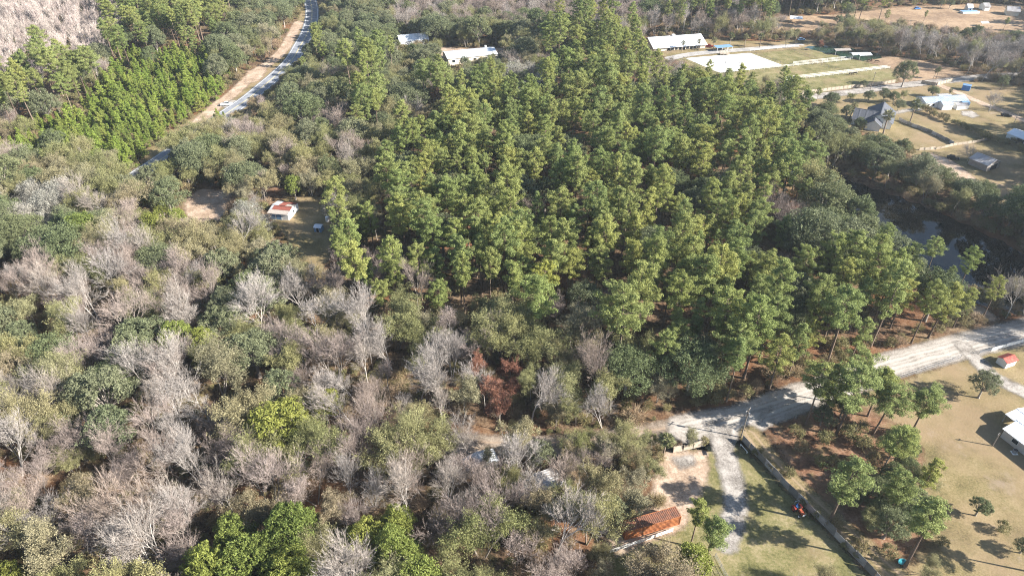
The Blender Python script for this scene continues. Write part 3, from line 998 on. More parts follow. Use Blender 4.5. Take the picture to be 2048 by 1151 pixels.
# ------------------------------------------------------------------ which kind of tree grows where, as areas of the photograph (pixels); later areas lie over earlier ones
ZONES = [
    ('K', (-100, -100, 2200, 1300)),
    # west of the highway
    ('K', (0, 240, 640, 480)), ('H', (-100, -100, 250, 66)), ('H', (-100, 60, 205, 112)), ('H', (-100, 105, 120, 168)),
    ('P', (240, -100, 450, 72)), ('P', (205, 60, 250, 125)), ('P', (75, 125, 190, 185)), ('P', (-100, 165, 70, 230)),
    ('Y', (240, 75, 470, 160)), ('Y', (180, 130, 450, 225)), ('Y', [(60, 205), (180, 185), (400, 185), (400, 235), (330, 275), (215, 300), (130, 285), (40, 305), (-100, 300), (-100, 262), (30, 250)]), ('Y', (455, 20, 500, 90)),
    ('O', (450, -100, 612, 60)), ('O', (440, 60, 500, 180)), ('K', (330, 265, 400, 320)), ('O', (285, 270, 330, 310)),
    # between the highway and the arena
    ('O', (640, -100, 790, 70)), ('B', (770, -100, 840, 40)), ('O', (830, 20, 1010, 150)), ('B', (830, -100, 1280, 26)), ('O', (1010, 20, 1110, 80)),
    ('P', (570, 70, 660, 150)), ('O', (570, 130, 720, 260)), ('O', (650, 60, 850, 150)), ('K', (640, 130, 700, 190)), ('P', (700, 130, 765, 195)), ('O', (765, 130, 830, 190)),
    ('P', (830, 140, 900, 200)), ('K', (890, 130, 960, 200)), ('P', (960, 150, 1030, 210)), ('S', (1020, 130, 1130, 195)), ('P', (1090, 60, 1280, 200)), ('K', (1270, 90, 1340, 170)), ('W', (1330, 90, 1375, 150)),
    ('B', (640, 195, 710, 250)), ('P', (705, 195, 765, 250)), ('K', (765, 195, 900, 260)), ('B', (890, 200, 950, 240)),
    # the pine stand
    ('P', [(640, 440), (700, 425), (755, 335), (815, 250), (950, 195), (1130, 175), (1330, 150), (1560, 175), (1600, 260), (1590, 340), (1680, 400), (1760, 450), (1840, 480), (2020, 540), (2000, 610), (1900, 640), (1760, 690), (1640, 745), (1500, 770), (1420, 740), (1300, 690), (1150, 655), (1000, 605), (820, 600), (660, 590)]),
    ('B', (1540, 400, 1610, 470)), ('K', (660, 360, 750, 420)), ('K', (760, 590, 950, 640)),
    # shed yard and the oaks around it
    ('O', (350, 280, 560, 350)), ('O', (560, 330, 700, 400)), ('K', (520, 270, 640, 330)), ('S', (-100, 365, 130, 455)), ('S', (255, 320, 320, 380)), ('O', (120, 385, 200, 470)), ('C', (270, 380, 330, 440)), ('G', (330, 360, 390, 400)), ('S', (440, 370, 520, 420)),
    ('O', (-100, 455, 110, 510)), ('G', (120, 450, 200, 500)), ('W', (225, 440, 290, 510)), ('O', (310, 450, 380, 500)), ('K', (380, 440, 600, 520)),
    # mixed wood south of the shed
    ('B', (-100, 505, 200, 580)), ('K', (195, 500, 260, 570)), ('B', (250, 500, 330, 580)), ('W', (315, 500, 390, 580)), ('O', (430, 520, 520, 580)), ('K', (510, 500, 600, 640)),
    ('O', (-100, 575, 60, 640)), ('B', (60, 570, 130, 650)), ('W', (125, 570, 200, 640)), ('B', (190, 570, 260, 660)), ('O', (250, 590, 310, 690)), ('B', (310, 570, 390, 640)), ('W', (380, 575, 460, 640)), ('O', (440, 580, 500, 640)),
    ('O', (-100, 640, 110, 705)), ('B', (110, 640, 250, 705)), ('G', (320, 630, 440, 705)), ('W', (520, 640, 590, 705)), ('W', (700, 650, 775, 720)), ('W', (830, 640, 900, 720)),
    ('C', (-100, 700, 120, 770)), ('O', (180, 700, 255, 830)), ('W', (255, 690, 400, 790)), ('O', (440, 690, 580, 770)), ('W', (575, 700, 640, 790)), ('B', (630, 700, 710, 770)), ('W', (700, 710, 770, 840)), ('W', (830, 710, 900, 770)),
    ('R', (955, 700, 1030, 830)), ('O', (1215, 710, 1280, 770)), ('O', (1340, 690, 1420, 830)), ('P', (1410, 690, 1700, 770)),
    ('W', (-100, 770, 70, 900)), ('O', (120, 770, 190, 830)), ('W', (320, 765, 450, 840)), ('C', (515, 760, 640, 900)), ('W', (640, 770, 705, 840)), ('B', (700, 830, 840, 900)), ('B', (830, 770, 900, 840)),
    ('O', (190, 830, 250, 900)), ('B', (250, 830, 320, 900)), ('G', (385, 830, 440, 890)), ('B', (440, 830, 515, 960)),
    # woods south of the dirt road
    ('W', (-100, 890, 195, 970)), ('B', (190, 890, 320, 960)), ('W', (315, 890, 450, 1025)), ('B', (640, 890, 710, 960)), ('W', (700, 890, 770, 1020)), ('B', (765, 890, 840, 1020)), ('B', (890, 890, 1030, 1010)), ('B', (1080, 900, 1160, 1030)),
    ('W', (-100, 960, 130, 1090)), ('W', (190, 960, 330, 1160)), ('B', (130, 1020, 200, 1160)), ('G', (450, 960, 515, 1020)), ('B', (575, 955, 640, 1020)), ('W', (830, 960, 900, 1020)),
    ('C', (380, 1020, 450, 1080)), ('G', (385, 1060, 650, 1300)), ('G', (440, 1020, 640, 1100)), ('C', (700, 1020, 770, 1090)), ('G', (765, 1010, 850, 1300)), ('W', (330, 1020, 385, 1300)), ('B', (845, 1020, 900, 1090)), ('W', (960, 1020, 1090, 1090)), ('W', (640, 1080, 710, 1300)), ('C', (-100, 1090, 70, 1300)), ('B', (1020, 1080, 1160, 1300)),
    # beyond the pond, paddocks and far fields
    ('-', [(1340, 885), (1400, 850), (1560, 805), (1760, 745), (2300, 600), (2300, 1300), (1335, 1300), (1330, 1120)]),
    ('O', (1600, 190, 2300, 520)), ('W', (1590, 64, 2300, 160)), ('B', (1640, 64, 1720, 100)), ('W', (1280, 20, 1560, 80)), ('P', (1340, -100, 2300, 26)), ('O', (1600, -100, 1680, 30)), ('O', (1850, -100, 1910, 20)), ('O', (1790, 128, 1860, 170)),
]
SP = dict(P=5.7, Y=2.0, O=6.6, S=7.5, G=6.8, C=6.5, K=5.0, B=4.6, W=4.9, H=3.8, R=5.5, T=3.0)


def clear_dist(Q):
    """distance into an area that stays free of forest (positive = inside)"""
    best = np.full(len(Q), -1e9)
    for kind, data, mg in CLEAR:
        if kind == 'p':
            s = sd_poly(Q, data) + mg
        else:
            lo, hi = data.min(0) - 15, data.max(0) + 15
            s = np.full(len(Q), -1e9)
            m = ((Q > lo) & (Q < hi)).all(1)
            if m.any():
                u, _ = line_uv(Q[m], data)
                s[m] = mg - np.abs(u)
        best = np.maximum(best, s)
    return best


for pl in (POND, POND2):
    CLEAR.append(('p', pl, 1.0))
# ------------------------------------------------------------------ open places that must stay in sight, and trees that stand alone
KEEP = [
    [(606, -5), (642, -5), (640, 25), (630, 60), (610, 98), (588, 122), (556, 152), (548, 180), (530, 200), (490, 214), (440, 222), (434, 208), (470, 176), (508, 140), (560, 95), (585, 55)],
    [(585, 442), (532, 440), (530, 405), (552, 398), (600, 402), (655, 415), (662, 445), (648, 480), (606, 548), (596, 480)],
    [(376, 390), (452, 382), (440, 420), (425, 436), (378, 438)],
    [(298, 312), (332, 314), (330, 338), (306, 338)],
    [(1730, 425), (1800, 425), (1950, 488), (2030, 528), (2030, 556), (1930, 540), (1850, 490), (1780, 455)],
    [(1286, 78), (1400, 70), (1600, 82), (1640, 94), (1700, 98), (1790, 133), (1790, 158), (1604, 186), (1570, 166), (1440, 150), (1368, 118), (1330, 104), (1290, 104)],
    [(1600, 196), (1660, 188), (1720, 178), (1900, 156), (1980, 165), (2050, 180), (2050, 395), (1990, 365), (1920, 342), (1850, 312), (1790, 275), (1740, 262), (1695, 240), (1700, 222), (1660, 212), (1605, 212)],
    [(1570, 36), (1690, 32), (1800, 16), (2050, 16), (2050, 72), (1960, 68), (1880, 58), (1790, 42), (1700, 38), (1650, 48), (1600, 64), (1570, 60)],
    [(788, 77), (862, 74), (866, 88), (800, 98)],
    [(888, 98), (1000, 94), (1000, 114), (940, 122), (896, 132)],
    [(940, 880), (1030, 882), (1030, 896), (940, 896)],
    [(910, 910), (944, 910), (944, 938), (910, 938)],
    [(1262, 1030), (1350, 1008), (1356, 1040), (1260, 1085), (1215, 1110)],
    [(1310, 880), (1470, 850), (1500, 940), (1480, 1090), (1380, 1000), (1330, 985)],
    [(2050, 645), (1760, 710), (1660, 748), (1560, 785), (1400, 828), (1290, 850), (1290, 875), (1400, 880), (1560, 850), (2050, 720)],
    [(468, 776), (520, 780), (515, 800), (470, 798)],
    [(1690, 96), (1790, 104), (1930, 138), (1930, 155), (1800, 165), (1780, 130)],
]
KEEP = [np.array(k, float) for k in KEEP]
FREE = []
FIXED = []           # code, x, y, height, label, group
NAMES = {}


def fx(code, px, py, h, label, group=None):
    x, y = P(px, py)
    FIXED.append((code, float(x), float(y), h, label, group))


# pine grove between the picket fence and the house lawn
g = None
fx('P', 1809, 1133, 20, "tall bare-trunked pine standing beside the turquoise tub")
fx('P', 1657, 1047, 19, "tall pine with a low side tuft growing against the picket fence")
fx('P', 1752, 962, 17, "slim pine in the middle of the fenced grove on rust-coloured needles")
fx('P', 1829, 1000, 13, "short pine at the lawn edge of the fenced grove")
fx('P', 1822, 866, 15, "pine leaning over the lawn toward the white metal house")
fx('P', 1671, 869, 21, "pine at the fence corner of the grove behind the utility pole")
fx('P', 1612, 848, 19, "bushy pine beside the road junction and the utility pole")
fx('P', 1700, 810, 17, "pine at the gravel road edge above the grove")
fx('P', 1745, 868, 15, "broad pine in the grove between lawn and rust-coloured needles")
fx('P', 1780, 940, 14, "dark pine on the lawn side of the fenced grove")
fx('P', 1380, 1092, 14, "pine growing at the end of the white rail fence")
fx('P', 1412, 1118, 13, "pine with a forked trunk beside the gravel driveway end")
fx('G', 1372, 1170, 11, "dense bright green tree south of the white rail fence")
fx('O', 1765, 1075, 8, "loose grey-green tree over the dark needle patch in the grove")
fx('O', 1840, 1065, 7, "low green oak at the lawn edge of the grove")
fx('K', 1735, 1060, 8, "olive half-bare tree in the shade of the fenced grove")
fx('K', 1850, 1150, 6, "pale twiggy bush beside the bare-trunked pine")
fx('K', 1838, 985, 8, "pale half-bare tree where the grove meets the lawn")
fx('O', 1950, 1030, 5, "small round green tree alone on the house lawn")
fx('T', 2000, 1062, 3, "small pale green bush on the house lawn")
fx('O', 2040, 1105, 4, "little green tree at the lawn's sunny south-east corner")
fx('O', 1956, 795, 8.0, "airy grey-green tree on the lawn beside the red-roofed shed")
fx('K', 1640, 1190, 8, "whitish half-bare tree at the shaded south end of the picket fence")
fx('W', 1570, 1195, 8, "whitish leafless tree on the front lawn near the driveway end")
fx('T', 1667, 1052, 3.0, "leafy green bush against the picket fence by a pine")
fx('T', 1575, 950, 2.6, "green bush climbing over the picket fence")
fx('T', 1408, 888, 2.2, "bright green bush at the end of the picket fence by the palm")
fx('K', 1375, 888, 5, "grey leafless-looking bush behind the palm at the road junction")
fx('K', 1255, 985, 10, "broad olive-green tree beside the orange container")
fx('K', 1275, 945, 9, "olive-green tree between the dirt road and the orange container")
fx('O', 1230, 1050, 8, "dark green oak leaning over the back of the orange container")
fx('K', 1300, 960, 8, "pale olive tree at the edge of the sandy yard")
fx('O', 1080, 935, 8, "dark green oak at the shaded edge of the dirt road")
fx('K', 1068, 1030, 13, "olive half-bare tree standing over the grey-roofed cottage")
fx('K', 1150, 1040, 12, "tan half-bare tree behind the grey-roofed cottage")
fx('X', 1270, 850, 5, "rounded russet bush at the dirt road edge")

for i, (a_, b_, c_, h_) in enumerate([(1600, 900, 'T', 3), (1640, 930, 'T', 3), (1690, 985, 'T', 3.5), (1705, 1010, 'O', 5), (1790, 1010, 'T', 4), (1800, 1040, 'O', 6), (1720, 1100, 'T', 3), (1775, 1110, 'T', 3), (1740, 930, 'T', 4), (1650, 885, 'T', 3.5),
                                  (1800, 960, 'O', 6.5), (1770, 900, 'T', 4), (1800, 875, 'T', 4), (1720, 860, 'T', 3), (1650, 820, 'T', 3.5), (1590, 870, 'T', 3), (1690, 940, 'T', 3.5), (1755, 1010, 'O', 6.5), (1880, 1090, 'T', 2.5), (1790, 1075, 'K', 5), (1680, 835, 'O', 7), (1640, 850, 'O', 5.5), (1725, 895, 'T', 3.5), (1665, 930, 'T', 3), (1810, 920, 'O', 6), (1700, 875, 'T', 4), (1770, 975, 'O', 7), (1815, 1030, 'O', 7), (1745, 1045, 'O', 6)]):
    if c_ == 'T':
        fx('T', a_, b_, h_, "green bush under the pines of the fenced grove", "bushes under the grove pines")
    elif c_ == 'K':
        fx('K', a_, b_, h_, "small olive half-bare tree under the pines of the fenced grove", "half-bare trees under the grove pines")
    else:
        fx('O', a_, b_, h_, "small grey-green oak under the pines of the fenced grove", "oaks under the grove pines")

fx('B', 950, 985, 12, "pinkish leafless tree in front of the pale-roofed cabin")
fx('K', 975, 950, 9, "golden-tan half-bare tree beside the pale-roofed cabin")
fx('B', 1110, 1010, 13, "pinkish leafless tree over the east end of the cottage roof")
fx('K', 1210, 940, 11, "olive tree overhanging the dirt road west of the junction")
fx('K', 1130, 925, 9, "olive half-bare tree overhanging the shaded dirt road")
fx('B', 1180, 960, 11, "pinkish leafless tree south of the dirt road bend")
fx('K', 1095, 1075, 11, "tan half-bare tree south of the cottage")

for a_, b_, h_ in ((1735, 832, 16), (1640, 838, 18), (1770, 1040, 15)):
    fx('P', a_, b_, h_, "bushy pine crowded in the grove beside the gravel road", "crowded grove pines")
for a_, b_ in ((1512, 908), (1540, 938), (1606, 1008), (1632, 1034), (1690, 1093), (1712, 1112)):
    fx('T', a_, b_, 1.9, "small bush leaning on the weathered picket fence", "bushes along the picket fence")

for a_, b_, h_ in ((1195, 912, 10), (1235, 918, 11), (1270, 912, 9.5), (1160, 915, 10), (1300, 905, 7)):
    fx('K', a_, b_, h_, "olive half-bare tree hiding the dirt road west of the palm", "trees hiding the dirt road")
fx('P', 2095, 1150, 15, "pine at the south-east corner of the house lawn")
fx('K', 1010, 1000, 11, "tan half-bare tree west of the hidden cottage")
fx('W', 1080, 1010, 12, "whitish leafless tree before the hidden cottage")

# landmark trees
fx('N', 1082, 640, 20, "pine with bright yellowing needles in the pine stand")
fx('G', 592, 399, 9.5, "dark glossy round magnolia-like tree behind the rusty-roofed shed")
fx('K', 492, 432, 8.5, "rounded olive tree beside the pale soil yard")
fx('W', 515, 428, 8, "whitish leafless tree between soil yard and rusty-roofed shed")
fx('K', 455, 478, 7, "grey-green rounded tree south of the pale soil yard")
fx('K', 530, 500, 11, "large pale green half-bare tree in front of the rusty-roofed shed")
fx('C', 332, 446, 8, "yellow-green leafy tree beside the pale soil yard")
fx('C', 305, 425, 8, "yellow-green leafy tree between clay patch and soil yard")
fx('O', 120, 318, 12, "big round grey-green oak alone among the young pines")
fx('O', 390, 345, 14, "very large dark oak above the highway bend and the soil yard")
fx('C', 578, 915, 15, "large olive-yellow leafy tree among leafless trees")
fx('G', 368, 725, 13, "large bright green broadleaf tree among pinkish leafless trees")
fx('G', 440, 1195, 14, "bright green broad tree at the west end of the evergreen clump")
fx('G', 520, 1180, 14, "bright green broad tree in the middle of the evergreen clump")
fx('G', 600, 1205, 14, "dark green broad tree of the evergreen clump beside leafless twigs")
fx('C', 738, 1130, 12, "yellow-leaved tree beside the dark evergreen south of the dirt road")
fx('G', 800, 1150, 13, "dark evergreen beside the yellow-leaved tree")
fx('K', 845, 715, 15, "broad rounded khaki half-bare tree in front of the pine stand")
fx('W', 735, 765, 14, "whitish leafless tree with fan-shaped crown before the pine stand")
fx('R', 980, 830, 12, "russet-leaved tree beside the dirt road wood")
fx('W', 970, 815, 14, "whitish leafless tree rising out of the russet-leaved tree")
fx('W', 355, 830, 13, "large whitish leafless tree with a spreading fan crown in deep shade")

# trees of the houses and paddocks beyond the pond
fx('O', 1803, 174, 13, "big broad-crowned tree beside the sand lane and paddock fence")
fx('O', 1863, 194, 5, "round green tree on the lawn north of the blue-roofed house")
fx('W', 1977, 224, 9, "large leafless tree on the lawn east of the blue-roofed house")
fx('W', 1934, 323, 8, "leafless tree at the corner of the grey-roofed barn")
fx('O', 2000, 180, 7, "dark low spreading oak by the blue shed")
fx('O', 1726, 176, 4, "small round tree at the paddock fence casting a long shadow")
fx('P', 1608, 206, 9, "young pine at the west end of the sand lane")
fx('P', 1632, 204, 7, "small pine beside the sand lane fence")
fx('K', 1571, 92, 11, "pale-trunked half-bare tree at the end of the barn lane")
fx('R', 1638, 101, 6, "russet tree on the far pond's bank")
fx('P', 1847, 43, 7, "lone pine on the pink-brown far field")
fx('P', 2006, 61, 8, "lone pine on the far field east of the white shelter frame")
fx('P', 2046, 74, 7, "dark lone pine at the far field's east edge")
fx('O', 1692, 38, 9, "dark round tree on the edge of the far field")
fx('P', 1768, 48, 9, "ragged pine on the edge of the far field")
fx('O', 1880, 18, 6, "small round tree on the grassy north edge of the far field")
fx('O', 1898, 18, 6, "second small round tree on the grassy north edge of the far field")
fx('O', 1765, 205, 7, "dark green tree of the clump behind the dark-roofed house")
fx('O', 1785, 208, 6, "grey-green tree of the clump between the two houses")
fx('K', 1805, 205, 7, "tan half-bare tree of the clump between the two houses")
fx('O', 1795, 222, 5, "conical dark tree at the corner of the dark-roofed house")
fx('O', 1690, 240, 7, "dark tree against the west end of the dark-roofed house")
fx('O', 1715, 262, 6, "green tree in front of the dark-roofed house")
fx('O', 1735, 205, 6, "grey-green tree north-west of the dark-roofed house")
fx('K', 1700, 207, 6, "tan bushy tree beside the sand lane near the dark-roofed house")
fx('O', 1660, 215, 7, "round dark tree on the dry lawn below the sand lane")

# palms
for i, (a, b, h) in enumerate([(1364, 103, 5), (1397, 102, 5.5), (1426, 101.5, 6), (1458, 95.5, 7), (1489, 96, 6.5), (1519, 95, 6.5)]):
    fx('F', a, b, h, "cabbage palm of the row along the barn lane", "palms along the barn lane")
fx('F', 1590, 86, 6.5, "cabbage palm beside the pale blue car")
fx('F', 1326, 911, 6, "large fan palm with a brown skirt beside the picket fence")
fx('F', 1818, 249, 9.5, "tall leaning palm between the two house gardens")
fx('F', 1766, 268, 8.5, "palm in front of the dark-roofed house")
fx('F', 1699, 236, 6, "palm at the west corner of the dark-roofed house")
fx('F', 1896, 196, 3.8, "small palm behind the blue-roofed house")
fx('F', 1872, 158, 5, "bushy palm beside the sand lane gate")
fx('F', 1866, 158.5, 4.5, "smaller palm beside the bushy palm at the sand lane gate")

# hedge bushes between the two properties
hl = smooth_line(poly([(1846, 222), (1875, 236), (1910, 250), (1945, 265), (1985, 283), (2020, 290), (2060, 305)]), 12)
seglen = np.concatenate([[0], np.cumsum(np.hypot(*np.diff(hl, axis=0).T))])
for s in np.arange(0, seglen[-1], 2.3):
    k = min(np.searchsorted(seglen, s), len(hl) - 1)
    x, y = hl[k] + rng.normal(size=2) * 0.5
    FIXED.append(('T', float(x), float(y), float(rng.uniform(2.2, 4.0)), "dark bush in the long hedge between the two house lawns", "hedge bushes between the house lawns"))
# ------------------------------------------------------------------ the forest
ZSTEP = 12
_zx, _zy = np.meshgrid(np.arange(-96, 2196, ZSTEP), np.arange(-96, 1296, ZSTEP), indexing='ij')
_zq = np.stack([_zx.ravel(), _zy.ravel()], 1).astype(float)
ZKINDS = 'PYOSGCKBWHR-'
ZMAP = np.zeros(_zx.size, int)
for kind_, shape_ in ZONES:
    if isinstance(shape_, tuple):
        x0, y0, x1, y1 = shape_
        inside = (_zq[:, 0] >= x0) & (_zq[:, 0] <= x1) & (_zq[:, 1] >= y0) & (_zq[:, 1] <= y1)
    else:
        inside = sd_poly(_zq, np.array(shape_, float)) > 0
    ZMAP[inside] = ZKINDS.index(kind_)
ZMAP = ZMAP.reshape(_zx.shape)


def sample_code(x, y, h):
    """kind of tree for a trunk at (x, y): the zone where its crown shows, with blurred borders"""
    px, py = PX(x, y, h)
    i = int(min(max((px + 96 + rng.normal() * 13) / ZSTEP, 0), ZMAP.shape[0] - 1))
    j = int(min(max((py + 96 + rng.normal() * 10) / ZSTEP, 0), ZMAP.shape[1] - 1))
    return ZKINDS[ZMAP[i, j]], px, py


NCAND = 60000
yy = 38 + (610 - 38) * rng.random(NCAND) ** 0.8
hw = (yy * 0.75 + 62)
xx = rng.uniform(-1, 1, NCAND) * (hw + 35)
cand = np.stack([xx, yy], 1)
cd = clear_dist(cand)
cand, cd = cand[cd < 0], cd[cd < 0]
for fx, fy, fr in FREE:
    keep = np.hypot(cand[:, 0] - fx, cand[:, 1] - fy) > fr
    cand, cd = cand[keep], cd[keep]



def hides(x, y, code, h):
    """would this tree's crown stand in front of an open place that the photograph shows?"""
    rad = dict(P=4.9, Y=1.9, O=6.2, S=6.2, G=5.2, C=4.6, K=5.6, B=5.0, W=5.5, H=3.4, R=4.5)[code] * h / NOMH[code] * 0.95
    pts = []
    for f, w in ((0.15, 0.2), (0.45, 0.7), (0.7, 1.0), (0.98, 0.3)):
        for sx in (-1, 0, 1):
            pts.append(PX(x + sx * rad * w, y, h * f))
    for px, py in pts:
        i, j = int((px + 64) / 4), int((py + 64) / 4)
        if 0 <= i < KEEPMAP.shape[0] and 0 <= j < KEEPMAP.shape[1] and KEEPMAP[i, j]:
            return True
    return False


_ki, _kj = np.meshgrid(np.arange(0, 2180, 4) - 62, np.arange(0, 1280, 4) - 62, indexing='ij')
_kq = np.stack([_ki.ravel(), _kj.ravel()], 1).astype(float)
KEEPMAP = np.zeros(_ki.shape, bool)
for k in KEEP:
    KEEPMAP |= (sd_poly(_kq, k) > 0).reshape(_ki.shape)

grid = {}
CELL = 8.0
TREES = []           # x, y, code, height, rot, variant


def place(x, y, code, h, force=False):
    rr = SP.get(code, 4.0) * (h / NOMH[code]) ** 0.6
    ci, cj = int(x // CELL), int(y // CELL)
    if not force:
        for a in (-1, 0, 1):
            for b in (-1, 0, 1):
                for (ox, oy, orr) in grid.get((ci + a, cj + b), ()):
                    if (ox - x) ** 2 + (oy - y) ** 2 < (0.5 * (rr + orr)) ** 2:
                        return False
    grid.setdefault((ci, cj), []).append((x, y, rr))
    return True


for code, x, y, h, _, _ in FIXED:
    place(x, y, code, h, True)

MIX = dict(P="PPPPPPPPPO", K="KKKKKKKBWO", B="BBBBBWK", W="WWWWBBK", O="OOOOOK", S="SSSO", G="GGGG", C="CCK", H="HHHHHHHHB", Y="Y", R="RRB")
for (x, y), c in zip(cand, cd):
    code, px, py = sample_code(x, y, 9.0)
    if code == '-':
        continue
    zone = code
    code = random.choice(MIX[code])
    h = NOMH[code] * float(np.clip(rng.normal(1.0, 0.16), 0.6, 1.32))
    if code == 'P' and math.sin(x * 0.11 + 1.3 * math.sin(y * 0.07)) + math.sin(y * 0.13 + 1.7 * math.sin(x * 0.05)) > 1.25:
        if rng.random() < 0.75:
            continue                      # glades in the stand
        code, h = 'B', 9.0
    if code == 'Y':
        h *= float(rng.uniform(0.5, 1.35))
        if rng.random() < 0.3:
            continue
    if code in 'OSG' and c > -3.5:
        continue
    if code in 'KBW' and y < 260:
        h *= 1.15
    if 1580 < px < 2200 and 230 < py < 520 and zone == 'O':
        h *= 1.35                         # the tall wood on the pond's far bank
    if y < 62:
        h *= 0.8
    if hides(x, y, code, h):
        if rng.random() < 0.5 or hides(x, y, code, h * 0.6):
            continue
        h *= 0.6
    if place(x, y, code, h):
        TREES.append((x, y, code, h, rng.uniform(0, 6.28), int(rng.integers(0, len(PROTO[code])))))

KINDNAME = dict(P='pine_tree', Y='young_pine_tree', O='oak_tree', S='mossy_oak_tree', G='evergreen_tree', C='yellow_green_tree',
                K='half_bare_tree', B='leafless_tree', W='pale_leafless_tree', H='slender_leafless_tree', R='russet_tree', T='shrub', F='palm_tree', N='pine_tree', X='shrub')
CAT = dict(P='pine tree', Y='young pine', O='oak tree', S='oak tree', G='evergreen tree', C='tree', K='tree', B='bare tree', W='bare tree', H='bare tree', R='tree', T='shrub', F='palm tree', N='pine tree', X='shrub')
LOOK = dict(P='green pine', Y='small bright green young pine', O='round dark green oak', S='silvery grey moss-hung oak', G='dense glossy green broadleaf tree',
            C='yellow-green leafy tree', K='thin olive-tan half-bare tree', B='pinkish grey leafless tree', W='whitish leafless tree', H='slender pale leafless tree',
            R='russet-brown leaved tree')


ROADSIDE = dict(gravel=GRAVEL, highway=HWY)


def where(x, y, px, py):
    """a place in words, from what the trunk stands nearest to"""
    q = np.array([[x, y]])
    dg = min(abs(line_uv(q, GRAVEL)[0][0]), abs(line_uv(q, DIRT)[0][0]))
    dh = abs(line_uv(q, HWY)[0][0])
    dp = -sd_poly(q, POND)[0]
    south = py > 870 and px < 1330
    if south:
        if dg < 14:
            return "along the south edge of the dirt road"
        return "in the woods south of the dirt road" if px > 640 else ("around the bright evergreen clump" if py > 1010 and px > 340 else "in the bare swampy wood west of the evergreens")
    if dh < 20:
        return "beside the highway"
    if px < 640:
        if py > 640:
            return "in the shady wood far south of the rusty-roofed shed"
        if py > 470:
            return "in the wood just south of the rusty-roofed shed"
        if py > 250:
            return "around the rusty-roofed shed and its yard"
        return "on the west side of the highway"
    if dg < 16:
        return "along the north edge of the gravel road"
    if dp < 14 and px > 1500:
        return "on the bank of the dark pond"
    if py > 600 and px < 1300:
        return "between the pine stand and the dirt road"
    if px > 1580 and py < 520:
        return "behind the dark pond" if py > 230 else "along the paddocks beyond the pond"
    if py < 130:
        return "near the white-roofed far buildings"
    if py < 240:
        return "in the wood below the riding arena"
    if py < 420:
        return "in the pine stand's half toward the riding arena"
    if px < 1000:
        return "in the pine stand's half toward the rusty-roofed shed"
    return "in the pine stand's half toward the gravel road"


LIMIT = 300
single = {}
rest = {}
for t in TREES:
    x, y, code, h, rz, v = t
    px, py = PX(x, y, h * 0.7)
    inview = -30 < px < 2078 and -20 < py < 1185
    size = h / math.hypot(x, y, CAM_H)
    (single if inview else rest).setdefault(code, []).append((size, t, px, py))
for code in list(single):
    s = sorted(single[code], key=lambda q: -q[0])
    single[code] = s[:LIMIT]
    rest.setdefault(code, []).extend(s[LIMIT:])


def add_tree(code, v, x, y, h, rz, label, group, name=None, cat=None, tilt=(0, 0)):
    tm, cm, _ = PROTO[code][v % len(PROTO[code])]
    s = h / NOMH[code]
    o = thing(name or KINDNAME[code], label, cat or CAT[code], (x, y, 0), rz, group)
    o.rotation_euler = (tilt[0], tilt[1], rz)
    w = s * (1.0 + 0.12 * math.sin(v * 7 + x))
    o.scale = (w, w, s)
    link("trunk", tm, o)
    link("crown", cm, o)
    return o


for i, (code, x, y, h, label, group) in enumerate(FIXED):
    o = add_tree(code, i, x, y, h, (i * 2.4) % 6.28, label, group)
    if code == 'P' and y < 140:
        o.scale = (o.scale[0] * 1.3, o.scale[1] * 1.3, o.scale[2])
    if label.startswith('large'):
        o.scale = (o.scale[0] * 1.3, o.scale[1] * 1.3, o.scale[2])
for code, lst in single.items():
    for size, (x, y, c, h, rz, v), px, py in lst:
        w = where(x, y, px, py)
        k = h / NOMH[code]
        look = ("tall " if k > 1.08 else "low " if k < 0.9 else "") + LOOK[code]
        if code == 'P':
            look += (" with narrow crown", " with wide crown")[v > 3 and v != 9]
        add_tree(code, v, x, y, h, rz, look + " " + w, look + " " + w)


